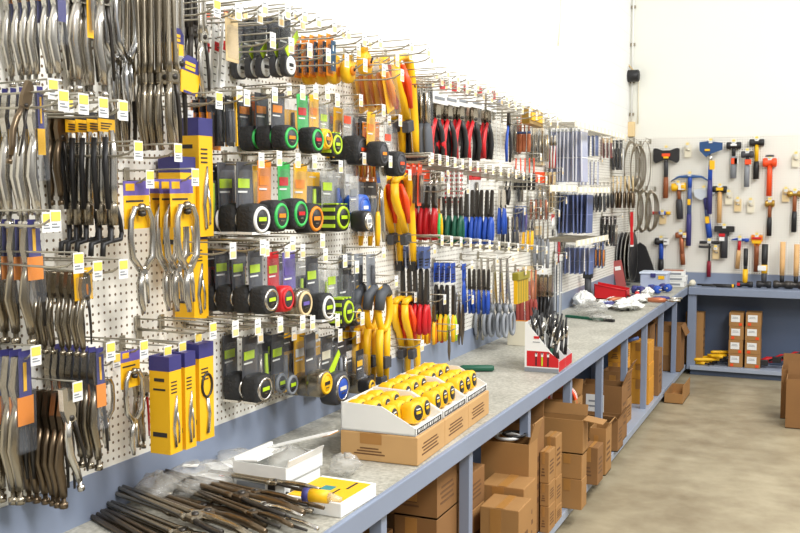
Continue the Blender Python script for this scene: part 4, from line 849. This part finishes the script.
# back bench shelf stock
cy = BY+.06
for ci, (ul, ur, nm) in enumerate(((728.5, 743.5, 'left'), (744.8, 761, 'right'))):
    a = ony(ul, 340, cy); b = ony(ur, 340, cy); z = ZS-.009; zt = ony(ul, 312.5, cy).z; h = (zt-z)/4
    for k in range(4):
        w = (b.x-a.x)-.006; 
        carton('cardboard_carton', ((a.x+b.x)/2+random.uniform(-.004,.004), cy+.11, z+k*h), (w, .2, h-.001), f'{("Bottom", "Second", "Third", "Top")[k]} white-labelled carton in the {nm} stack of four', m=kraft, printed=False, tape_=False, lab=(-.05,.58,.62,.5), sticker=((.3,.16) if (k+ci) % 2 else (-.25,.16)), group='white-labelled cartons under the back bench')
p = ony(690, 312, BY+.06); q = ony(699, 360, BY+.06); q0 = ony(681, 360, BY+.06)
carton('cardboard_carton', ((q.x+q0.x)/2+.03, BY+.20, ZS-.009), (q.x-q0.x, .16, p.z-ZS), 'Tall narrow kraft carton behind the corner leg', m=kraft, group=None)
p = ony(702, 322, D-.06); solo('spring_clip', MB().tube([(-.04,0,.05), (0,0,0), (.03,0,-.06)], .006, chrome, 6).tube([(-.03,0,-.05), (0,0,0), (.035,0,.03)], .006, chrome, 6).box((0,0.02,0), (.02,.04,.02), chrome), 'Small chrome clip fixed to the dark panel', 'clip', (p.x, D-.05, p.z))
rr = random.Random(4)
for i in range(9):
    u = 700+i*3; z = ZS+.012+.04*(i//3)+(.03 if i == 8 else 0); p = ony(u, 355, BY+.14)
    L = rr.uniform(.2, .3); t = T('bar_clamp', 'clamp', L); t.p('handle', MB().tube([(-L/2,0,0), (-L/2+.03,0,0), (L*.1,0,0), (L*.3,0,0)], [.013,.018,.018,.012], yellow, 8)); t.p('bar', MB().tube([(L*.28,0,0), (L/2,0,0)], .008, black, 6)); t.p('foot', MB().box((L/2,0,0), (.02,.03,.024), black, .004))
    t.put(['Lowest left','Lowest middle','Lowest right','Second-layer left','Second-layer middle','Second-layer right','Third-layer left','Third-layer middle','Topmost'][i]+' yellow-handled clamp in the pile under back bench', (p.x, BY+.07+.028*(i % 3)*2, z), (0, 0, rr.uniform(-.5, .6)), group='yellow-handled clamps piled under the back bench')
for i in range(5):
    p = ony(771+i*6.5, 356, BY+.14); t = T('ratchet_strap', 'strap', .2)
    t.p('webbing', MB().tube([(-.1,0,0), (-.03,.02,.03), (.05,0,.035), (.13,.02,.07)], [.02,.028,.026,.02], red, 8, flat=.7)); t.p('ratchet', MB().box((-.06,-.035,.012), (.07,.03,.05), black, .005)); t.p('buckle_bar', MB().tube([(-.02,-.03,.03), (.13,-.04,.09)], .010, black, 6))
    t.put(['Leftmost','Second','Middle','Fourth','Rightmost'][i]+' red ratchet strap bundle under the back bench', (p.x+.07*i, BY+.17, ZS+.035+.035*i), (0,0,rr.uniform(-.15,.15)), 1.2, group='red ratchet straps under the back bench')
t = T('pry_bar','pry bar',.4); t.p('shaft', MB().tube([(0,0,0), (.12,0,0), (.16,0,.005)], [.009,.009,.008], black, 8)); t.p('grip', MB().tube([(.16,0,0), (.36,0,0)], .014, black, 8)); t.p('label', MB().tube([(.33,0,0), (.35,0,0)], .0155, yellow, 8))
p = onz(699, 284.5, ZB); t.put('Long black pry bar lying on the back bench', (p.x, BY+.16, ZB+.016), (0,0,0), 1.05); p = onz(727, 285, ZB)
t.put('Second black pry bar lying nearer the standing sledge', (p.x-.22, BY+.06, ZB+.016), (0,0,.04), .9)

# floor cartons at right
a = onz(785, 428, 0); carton('cardboard_carton', (a.x+.2, a.y+.13, .001), (.4, .26, .40), 'Tall open carton standing on the floor, nearer one', m=kraft2, open_=[('y', 85)], printed=False, tape_=False, group='open cartons on the floor at right')
a = onz(780, 419, 0); carton('cardboard_carton', (a.x+.2, a.y+.14, .001), (.4, .24, .42), 'Tall open carton on the floor, behind the nearer one', m=kraft2, open_=[('y', 85)], printed=False, tape_=False, group='open cartons on the floor at right')

# ---------------------------------------------------------------- bench top
# three cartons with white display trays full of yellow tape measures
yt = T('tape_measure', 'tape measure', .075)
b = MB(); pts = []
for k in range(16):
    a_ = 2*PI*k/16; ca, sa = math.cos(a_), math.sin(a_); pts.append((.037*math.copysign(abs(ca)**.6, ca), .04+.038*math.copysign(abs(sa)**.6, sa)))
b.loft([[(a_*s_, yy, .04+(q_-.04)*s_) for a_, q_ in pts] for yy, s_ in ((.026,.84), (.018,.98), (-.018,.98), (-.026,.84))], yellow)
yt.p('case', b); yt.p('face_label', MB().lathe([(.027,-.0265), (.026,-.028), (.001,-.028)], (0,0,.04), black, 'y', 18).plate(-.014,.014,.036,.045,-.0285,yellow).plate(-.012,.012,.05,.054,-.0285,white)); yt.p('hook_tab', MB().box((.038,-.0,.008), (.006,.02,.008), nickel, .001))
tilt_tr = .03
A0 = Vector((.385, 3.13, ZB)); W_, DD = .305, .295
Rz = Matrix.Rotation(.035, 4, 'Z')
names = ('nearest', 'middle', 'farthest')
for i in range(3):
    base = Matrix.Translation((.385, 3.12+.0*i, ZB+.001)) @ Rz
    cpt = base @ Vector((W_/2, DD/2+i*(DD+.004), 0))
    carton('cardboard_carton', tuple(cpt), (W_, DD, .105), f'Flat kraft carton under the {names[i]} white tray', .035, m=kraft3, group='flat kraft cartons on the bench')
    tt = T('display_tray', 'tray', .1); m = MB(); th = .004; w, d = W_-.01, DD-.006
    side = [(-w/2,0), (w/2,0), (w/2,.028), (w*.05,.098), (-w/2,.104)]
    m.prism(side, -d/2, -d/2+th, white); m.prism(side, d/2-th, d/2, white); m.box((0,0,.003), (w,d,.005), white); m.box((-w/2+.002,0,.05), (th,d,.10), white); m.box((w/2-.002,0,.014), (th,d,.028), white)
    tt.p('tray_body', m); l = MB(); l.box((w/2+.001,0,.014), (.001,d*.9,.02), ink)
    for k in range(12): l.box((w/2+.0018,-d*.4+k*d*.07,.015), (.001,.007 if k % 3 else .012,.011), white)
    tt.p('printed_lip', l, 'black and white printed strip')
    cpt2 = cpt+Vector((-.004, 0, .107)); tt.put(f'White display tray with yellow tapes, {names[i]} of three', tuple(cpt2), .035, 1., 'white display trays on flat cartons')
    n = 0
    for r_ in range(3):
        for c_ in range(4):
            if i == 0 and (c_ == 3 and r_ == 0): continue
            xx = -w/2+.045+c_*.062; yy = -d/2+.055+r_*.088; zz = .008+(.022 if c_ < 2 else 0.)*(1 if i else .6)
            mm = Matrix.Translation(cpt2) @ Rz @ Matrix.Translation((xx, yy, zz)) @ Matrix.Rotation(PI/2+(-.25 if (i == 0 and c_ == 3 and r_ == 1) else 0), 4, 'Z') @ Matrix.Rotation(-.12, 4, 'X') @ Matrix.Scale(1.08, 4)
            o = yt.put(f'Yellow tape measure, {names[i]} tray, {("near", "middle", "far")[r_]} row, {("at the back", "second from back", "second from lip", "by the lip")[c_]}', None, M=mm, group=f'yellow tape measures in the {names[i]} tray')
# open white carton
t = T('white_carton', 'carton', .1); w, d = .205, .235; m = MB(); m.box((0,0,.021), (w*.97,d*.97,.042), white, .002); m.box((-.03,-d*.487-.001,.024), (.11,.001,.016), grey); m.box((.05,-d*.487-.001,.024), (.028,.001,.016), ink)
t.p('carton_body', m); t.put('Closed lower white carton with grey print under the open one', (.335, 2.755, ZB+.001), -.03)
t = T('white_carton', 'carton', .1); m = MB(); th = .004; h = .052; m.box((0,0,th/2), (w,d,th), white)
for s_ in (-1, 1): m.box((s_*(w/2-th/2),0,h/2), (th,d,h), white); m.box((0,s_*(d/2-th/2),h/2), (w-2*th,th,h), white)
t.p('carton_body', m)
f = MB(); f.M = Matrix.Translation((-w/2,0,h)) @ Matrix.Rotation(-.10, 4, 'Y'); f.box((w*.22,-.03,.0), (w*.48,d*.72,.004), white); f.box((.0,0,.004), (.012,d*.98,.012), white); t.p('lid', f)
f = MB(); f.M = Matrix.Translation((-w*.36,d/2-.02,h+.004)) @ Matrix.Rotation(-.30, 4, 'Y'); f.box((.12,-.008,.0), (.25,.07,.004), white); f.box((.235,-.008,-.003), (.03,.066,.003), tapem); t.p('flap', f)
f = MB(); f.M = Matrix.Translation((w/2,0,h)) @ Matrix.Rotation(-1.2, 4, 'Y'); f.box((.012,0,0), (.025,d*.95,.004), white); t.p('flap', f)
t.put('Open white carton with raised flap, full of clear plastic', (.338, 2.757, ZB+.044), -.03)
solo('plastic_bag', MB().blob((0,0,.02), (.055,.08,.035), cleard, 3, .2), 'Clear plastic bag of parts inside the open white carton', 'bag', (.365, 2.78, ZB+.068))
solo('plastic_bag', MB().blob((0,0,.03), (.05,.05,.035), cleard, 5, .35), 'Small clear bag poking out right of the white carton', 'bag', (.50, 2.93, ZB+.008))
# white tray with yellow lid
p0 = onz(344, 519, ZB); p1 = onz(379, 497, ZB); p2 = onz(303, 505, ZB)
e1 = (p1-p0); e1.z = 0; L1 = e1.length; ang = math.atan2(e1.y, e1.x); t = T('gasket_box', 'box', .05)
m = MB(); m.box((L1/2,.10,.022), (L1,.20,.044), white, .002); t.p('box_body', m)
m = MB(); m.box((L1/2-.008,.10,.0455), (L1*.86,.185,.002), yellow2); m.box((L1*.45,.11,.047), (.06,.04,.001), mat('teal_print',(60,140,140),.5)); m.box((L1*.7,.05,.047), (.07,.008,.001), ink); m.box((L1*.3,.17,.047), (.05,.05,.001), ink); m.box((L1*.4,.07,.047), (.05,.006,.001), ink); t.p('yellow_cover', m)
t.put('White box with yellow printed cover at the bench edge', (p0.x-.01, p0.y, ZB+.001), ang)
# bags and small white boxes near the splash
for i, (u, v, rx, ry, rz, lb) in enumerate(((150,486,.11,.13,.05,'Crumpled clear bag with white label beside the steel pliers'), (120,498,.06,.09,.05,'Left clear bag of parts against the splash board'), (188,462,.08,.09,.035,'White-tinted plastic bag left of the white carton'), (185,492,.07,.07,.03,'Clear bag of small steel parts before white boxes'))):
    p = onz(u, v, ZB); m = MB().blob((0,0,rz*.85), (rx,ry,rz), cleard, 11+i, .22)
    if i == 0: m.M = Matrix.Rotation(.4, 4, 'Z'); m.box((-.01,-.02,rz*1.9), (.05,.03,.002), white)
    solo('plastic_bag', m, lb, 'bag', (max(p.x, rx+.03), p.y, ZB+.002), .3*i)
    m = MB(); r2 = random.Random(i)
    for k in range(5): x_, y_ = r2.uniform(-.5,.5)*rx, r2.uniform(-.5,.5)*ry; m.tube([(x_-.03,y_,.012+.008*(k % 2)), (x_+.03,y_+.01,.014+.008*(k % 2))], .007, nickel, 6)
    solo('steel_parts', m, ('Small steel parts inside the labelled clear bag', 'Small steel parts inside the leftmost clear bag', 'Small steel parts inside the white-tinted bag', 'Small steel parts in the bag before white boxes')[i], 'parts', (max(p.x, rx+.03), p.y, ZB+.004), kind='stuff')
for i, (u, v, lb) in enumerate(((206,476,'Upper flat white box with orange dot left of open carton'), (200,496,'Lower flat white box with orange dot'))):
    p = onz(u, v, ZB); t = T('white_box', 'box', .04); t.p('box_body', MB().box((0,0,.02), (.2,.09,.035), white, .003)); t.p('sticker', MB().lathe([(.012,.038),(.012,.039),(.001,.039)], (.06,-.01,0), redor, 'z', 12)); t.put(lb, (max(.14, p.x-.04), p.y+.07, ZB+.001), .9)
# pile of steel pliers lying on the bench
def lay(t, pa, pb2, z, label, roll=0., group=None):
    d = (pb2-pa); d.z = 0; L = d.length; d.normalize(); zl = -d; yl = Vector((0,0,1)); xl = yl.cross(zl); M = Matrix(((xl.x,yl.x,zl.x,pa.x), (xl.y,yl.y,zl.y,pa.y), (xl.z,yl.z,zl.z,z), (0,0,0,1)))
    s_ = L/t.H; t.put(label, None, M=M @ Matrix.Rotation(roll, 4, 'Z') @ Matrix.Scale(s_, 4), group=group)
LRb = longreach(bronze)
pile_spec = [((92,507),(240,572),.010), ((86,514),(215,580),.010), ((110,512),(235,566),.030), ((122,486),(262,530),.012), ((140,484),(280,528),.034), ((132,496),(262,545),.034), ((98,500),(238,548),.048), ((160,486),(300,533),.055), ((120,506),(250,562),.062), ((104,520),(200,575),.030)]
for i, (a, b_, z) in enumerate(pile_spec):
    lay((LR, LRb)[i % 2], onz(*a, ZB), onz(*b_, ZB), ZB+z, f'{["First","Second","Third","Fourth","Fifth","Sixth","Seventh","Eighth","Ninth","Tenth"][i]} long-reach pliers from the bottom of the bench pile', group='long-reach pliers heaped on the near bench')
pile2 = [((205,484),(326,500),.010), ((212,490),(330,508),.012), ((200,492),(318,514),.030), ((215,496),(322,520),.034), ((205,500),(310,524),.036), ((212,504),(300,534),.050), ((196,494),(296,520),.056), ((210,486),(318,506),.052), ((220,510),(316,540),.030), ((200,508),(290,545),.052)]
for i, (a, b_, z) in enumerate(pile2):
    lay((LRb, LR, LRs)[i % 3], onz(*a, ZB), onz(*b_, ZB), ZB+z, f'{["First","Second","Third","Fourth","Fifth","Sixth","Seventh","Eighth","Ninth","Tenth"][i]} tarnished pliers from the bottom of the right-hand heap', group='tarnished pliers heaped beside the white box')
p = onz(310, 500, ZB+.07); t = T('spray_tube', 'tube', .1); t.p('body', MB().tube([(0,0,0), (.06,0,0)], .02, yellow, 12)); t.p('cap', MB().tube([(-.02,0,0), (0,0,0)], .021, navy, 12)); t.p('nozzle', MB().tube([(.06,0,0), (.10,0,-.005)], [.016,.008], cleard, 10)); t.put('Small yellow tube with navy cap on the pliers heap', (p.x, p.y, ZB+.085), .1)
# green handled tool behind the trays
a, b_ = onz(410, 368, ZB+.02), onz(494, 368, ZB+.02)
t = T('pipe_handle', 'handle', .4); d = b_-a; L = d.length; t.p('shaft', MB().tube([(0,0,0), (L*.6,0,0)], .008, charcoal, 8)); t.p('grip', MB().tube([(L*.6,0,0), (L*.63,0,0), (L*.97,0,0), (L,0,0)], [.013,.018,.018,.013], dgreen, 10)); t.p('collar', MB().tube([(L*.5,0,0), (L*.6,0,0)], .011, silver, 8))
t.put('Bar with dark-green grip lying behind the display trays', (a.x, a.y, ZB+.019), math.atan2(d.y, d.x))
a, b_ = onz(566, 316, ZB+.01), onz(614, 321, ZB+.01); d = b_-a; L = d.length; t = T('green_file', 'file', .4); t.p('blade', MB().box((L*.4,0,.01), (L*.8,.03,.02), dgreen, .003)); t.p('tip', MB().box((L*.9,0,.01), (L*.2,.032,.022), black, .003))
t.put('Long dark-green bar lying near the front bench edge', (a.x, a.y, ZB+.001), math.atan2(d.y, d.x))
# red and white counter display
t = T('counter_display', 'display box', .28); w, d = .19, .34; side = [(-w/2,0), (w/2,0), (w/2,.06), (-w/2+.01,.27), (-w/2,.27)]; m = MB()
for s in (-1, 1): m.prism(side, s*d/2-.002, s*d/2+.002, white)
m.prism(side, -.002, .002, white)
m.box((-w/2+.002,0,.135), (.004,d,.27), white); m.box((w/2-.002,0,.03), (.004,d,.06), red); m.box((0,0,.003), (w,d,.006), white); t.p('display_body', m)
r_ = MB(); r_.prism([(-w/2+.012,.03), (w/2-.001,.03), (w/2-.001,.075), (w*.2,.115), (-w/2+.012,.115)], -d/2-.0032, -d/2-.002, red); r_.box((-.03,-d/2-.003,.19), (.03,.002,.014), red); r_.box((-.03,-d/2-.003,.165), (.04,.002,.004), grey); r_.box((0,-d/2-.003,.012), (w,.002,.022), grey)
for k in range(3):
    x0 = -.03+k*.033; r_.box((x0,-d/2-.005,.06), (.007,.002,.05), black if k != 1 else lime); r_.box((x0,-d/2-.005,.095), (.012,.002,.018), white); r_.box((x0,-d/2-.006,.104), (.006,.002,.012), black)
t.p('printed_panel', r_, 'red panel with three small tool pictures')
DB = onz(523, 371, ZB); t.put('Red and white counter display full of small cutters', (DB.x+w/2+.005, DB.y+d/2, ZB+.001), .03)
ct = T('hand_cutter', 'tool', .16); ct.p('handle', MB().tube([(0,0,0), (0,0,.09)], [.009,.011], black, 8)); ct.p('blade_cover', MB().tube([(0,0,.09), (.002,0,.13), (.01,0,.16)], [.008,.010,.004], silver, 8)); ct.p('lever', MB().tube([(.004,0,.10), (-.012,0,.15), (-.006,0,.205)], [.008,.007,.005], black, 6)); ct.p('clip', MB().box((0,-.012,.08), (.006,.004,.05), white, .001))
n = 0
for r1 in range(6):
    for c1 in range(4):
        x = DB.x+.03+c1*.043; y = DB.y+.03+r1*.055; zt = .115-c1*.022
        ct.put(f'Black and silver cutter, {["first","second","third","fourth","fifth","sixth"][r1]} row from front, {["by the tall back","second from back","third from back","by the low lip"][c1]}', (x, y, ZB+.012+zt*.9), (random.uniform(-.2,.15), random.uniform(.0,.28), random.uniform(0,3)), 1.05, 'cutters standing in the red counter display'); n += 1
ct2 = T('hand_cutter', 'tool', .16); ct2.p('handle', MB().tube([(0,0,0), (0,0,.10)], .010, dgreen, 8)); ct2.p('blade_cover', MB().tube([(0,0,.10), (0,0,.13)], [.009,.005], silver, 8)); ct2.put('Single green cutter standing in the counter display', (DB.x+.135, DB.y+.05, ZB+.03), (0,.15,0), 1.0)
# open white flat carton behind the display
p = onz(509, 345, ZB); q = onz(523, 346, ZB); t = T('white_carton', 'carton', .15); m = MB(); m.box((.09,.0,.08), (.2,.006,.16), cream); m.box((.09,.06,.005), (.2,.12,.01), cream); m.box((-.008,.06,.08), (.006,.12,.16), cream); t.p('carton_body', m); t.p('tan_edge', MB().box((.09,-.001,.161), (.2,.006,.005), orange)); t.put('Plain off-white open carton behind the counter display', (p.x, p.y, ZB+.001), 0.)
# far bench clutter
p = onz(594, 299, ZB); q = onz(627, 300, ZB); w = q.x-p.x; t = T('red_bin', 'bin', .14); m = MB()
m.prism([(0,0), (w,.0), (w,.09), (0,.135)], 0, .006, red); m.box((w/2,.08,.004), (w,.16,.008), red); m.prism([(0,0), (w,0), (w,.10), (0,.145)], .155, .16, red); m.box((.003,.08,.06), (.006,.16,.12), red); m.box((w-.003,.08,.045), (.006,.16,.09), red); t.p('bin_body', m); t.p('rim', MB().tube([(0,-.003,.136), (w,-.003,.091)], .006, red, 6)); t.put('Bright red open plastic bin on the far bench', (max(p.x,.04), p.y, ZB+.001), .0)
bagspec = [(585,298,.085,.12,.065,'Large white glove bundle left of the red bin'), (592,312,.13,.16,.05,'White glove bundle in front of the red bin'), (628,307,.11,.2,.045,'White plastic-wrapped gloves at the far bench edge'), (606,306,.07,.1,.03,'Small white wrapped pack between the glove bundles'), (640,300,.08,.14,.035,'White wrapped pack beside the blue tools')]
bagspec += [(612,302,.06,.09,.03,'Small crumpled white pack beside the red bin front'), (600,318,.08,.10,.025,'Flat white wrapped pack nearest the green bar'), (648,294,.05,.08,.04,'Small white pack at the foot of the tote')]
for i, (u, v, rx, ry, rz, lb) in enumerate(bagspec):
    p = onz(u, v, ZB+.02); solo('glove_bundle', MB().blob((0,0,rz*.95), (rx,ry,rz), (white, cleard, white, white, white, white, cleard, white)[i], 30+i, .34, 20, 9), lb, 'gloves', ((max(p.x, rx*1.25), p.y, ZB+.002) if i else (.125, onx(584, 296, .125).y, ZB+.004)))
r2 = random.Random(12)
for i in range(14):
    u = 600+i*4.6; v = 300+r2.uniform(-6, 14)*(1-(u-600)/85); p = onz(u, v, ZB+.02); hm = (black, navy, red, charcoal, royal, copper)[i % 6]
    t = T('loose_tool', 'tool', .2); t.p('handle', MB().tube([(0,0,0), (.07,0,0), (.11,0,0)], [.014,.018,.012], hm, 8)); t.p('shank', MB().tube([(.11,0,0), (.2,0,0)], .007, silver, 6))
    t.put(f'{["Leftmost","Second","Third","Fourth","Fifth","Sixth","Seventh","Eighth","Ninth","Tenth","Eleventh","Twelfth","Thirteenth","Rightmost"][sorted(range(14)).index(i)]} loose tool with {("black","navy","red","charcoal","blue","copper")[i % 6]} grip in far clutter', (min(max(p.x,.1),.62), p.y, ZB+.02+.02*(i % 3)), (0,0,r2.uniform(0,6)), 1.35, 'loose hand tools scattered on the far bench')
for i in range(8):
    p = onz(656+3.0*i, 290+r2.uniform(0,7)-i*.6, ZB+.04); t = T('caster_clamp', 'clamp', .1); t.p('body', MB().lathe([(.015,-.03), (.04,-.025), (.042,.025), (.015,.03)], (0,0,.045), (navy, royal)[i % 2], 'y', 14)); t.p('screw', MB().tube([(0,-.06,.045), (0,.05,.045)], .009, silver, 8)); t.put(f'{["Leftmost","Second","Third","Fourth","Fifth","Sixth","Seventh","Rightmost"][i]} of the round blue clamps heaped before the tote', (.34+.035*i+.02*(i%2), 9.40+.055*i-.10*(i%3), ZB+.004), (0,0,r2.uniform(-1.5,1.5)), .95, 'round blue clamps heaped before the clear tote')
p = onz(642, 288, ZB); t = T('storage_tote', 'tote', .2); t.p('bin', MB().box((.14,.14,.08), (.26,.24,.16), mat('tote_plastic',(196,206,232),.25,0,.8), .015)); t.p('lid', MB().box((.14,.14,.17), (.28,.26,.022), mat('tote_lid',(214,224,240),.4), .008)); t.p('latch', MB().box((.14,.01,.15), (.05,.015,.04), navy, .003)); t.p('sticker', MB().box((.22,.015,.13), (.06,.004,.035), yellow)); t.put('Translucent blue storage tote with lid near the corner', (p.x, 9.85, ZB+.001), .0)
for k, (dx_, h0) in enumerate(((0, 0), (.01, .055), (-.005, .11))):
    t = T('white_box', 'box', .055); t.p('box_body', MB().box((0,0,.027), (.24,.25,.052), white, .003)); t.p('printed_end', MB().box((0,-.127,.027), (.16,.002,.02), grey))
    if k == 2: t.p('red_cover', MB().box((.0,0,.054), (.2,.2,.003), copper))
    p = onz(674, 288, ZB); t.put(('Bottom', 'Middle', 'Top red-covered')[k]+' white box in the corner stack', (.56+dx_, 10.42, ZB+.001+h0), .05*k, 1., 'white boxes stacked in the bench corner')
solo('cream_bulb', MB().lathe([(.004,0), (.03,.008), (.036,.035), (.02,.06), (.004,.065)], (0,0,0), cream, 'z', 14), 'Small cream knob right of the white boxes', 'knob', (.74, 10.5, ZB+.001))
# blade discs on the wall near the corner
for i in range(4):
    p = ony(621+3.8*i, 259, 10.28); m = MB(); m.lathe([(.03,-.006), (.26,-.005), (.265,0), (.26,.005), (.03,.006)], (0,0,0), (charcoal, black, nickel, black)[i], 'x', 32); m.ring((0,0,0), .262, .006, cleard, 'x', 32)
    solo('abrasive_disc', m, ('Leftmost','Second','Third','Rightmost')[i]+' large dark disc hanging in the corner', 'disc', (p.x, 10.3, max(p.z, ZB+.30)), group='large dark discs hanging in the corner')
m = MB(); m.prism([(-.10,0), (.16,0), (.10,.20), (.03,.38), (-.03,.42), (-.08,.38)], -.02, .02, black); p = ony(642, 270, 10.6); solo('fan_blade', m, 'Black curved guard standing in the corner', 'guard', (p.x, 10.62, ZB+.02))
p = onz(609, 288, ZB); solo('red_card', MB().box((0,0,.14), (.10,.012,.28), mat('dull_red',(176,88,84),.5), .002).box((0,-.008,.2), (.06,.003,.04), white), 'Dull red card leaning in the corner left of discs', 'card', (max(p.x,.09), p.y+.1, ZB+.003), (0,-.2,0))
p = onx(589, 290, .05); solo('black_post_tool', MB().tube([(0,0,0), (0,0,.22)], .03, charcoal, 10).box((0,0,.25), (.08,.06,.06), black, .005), 'Black upright tool behind the white glove bundle', 'tool', (.09, onx(588,280,.09).y, ZB+.002))

# ---------------------------------------------------------------- light
w = bpy.data.worlds.new('World'); S.world = w; w.use_nodes = True
nt = w.node_tree; bg = nt.nodes['Background']; tc = nt.nodes.new('ShaderNodeTexCoord'); sp = nt.nodes.new('ShaderNodeSeparateXYZ'); cr = nt.nodes.new('ShaderNodeValToRGB')
nt.links.new(tc.outputs['Generated'], sp.inputs[0]); nt.links.new(mathn(nt, 'ADD', mathn(nt, 'MULTIPLY', sp.outputs[2], .5), .5), cr.inputs[0]); nt.links.new(cr.outputs[0], bg.inputs[0])
e = cr.color_ramp.elements; e[0].position = .47; e[0].color = (.24,.24,.235,1); e[1].position = .72; e[1].color = (1.0,1.0,.995,1); bg.inputs[1].default_value = 1.0
def area(name, loc, target, sx, sy, e, col=(1, .98, .94)):
    l = bpy.data.lights.new(name, 'AREA'); l.shape = 'RECTANGLE'; l.size = sx; l.size_y = sy; l.energy = e; l.color = col
    o = bpy.data.objects.new(name, l); COL.objects.link(o); o.location = loc; o.rotation_euler = (Vector(target)-Vector(loc)).to_track_quat('-Z', 'Y').to_euler(); return o
for k_, (lx, ly, le) in enumerate(((4.0, .4, 220), (3.8, 3.6, 190), (3.7, 6.6, 150), (4.2, 8.6, 62))):
    area('high_bay_light', (lx, ly, 4.9), (.6, ly+.9, .9), 1.1, 1.1, le, (1, .995, .985))
S.view_settings.view_transform = 'Standard'; S.view_settings.look = 'None'; S.view_settings.gamma = 1; S.view_settings.exposure = -0.27; S.view_settings.use_curve_mapping = False
print('OBJECTS', len(bpy.data.objects), 'hooks', NH)
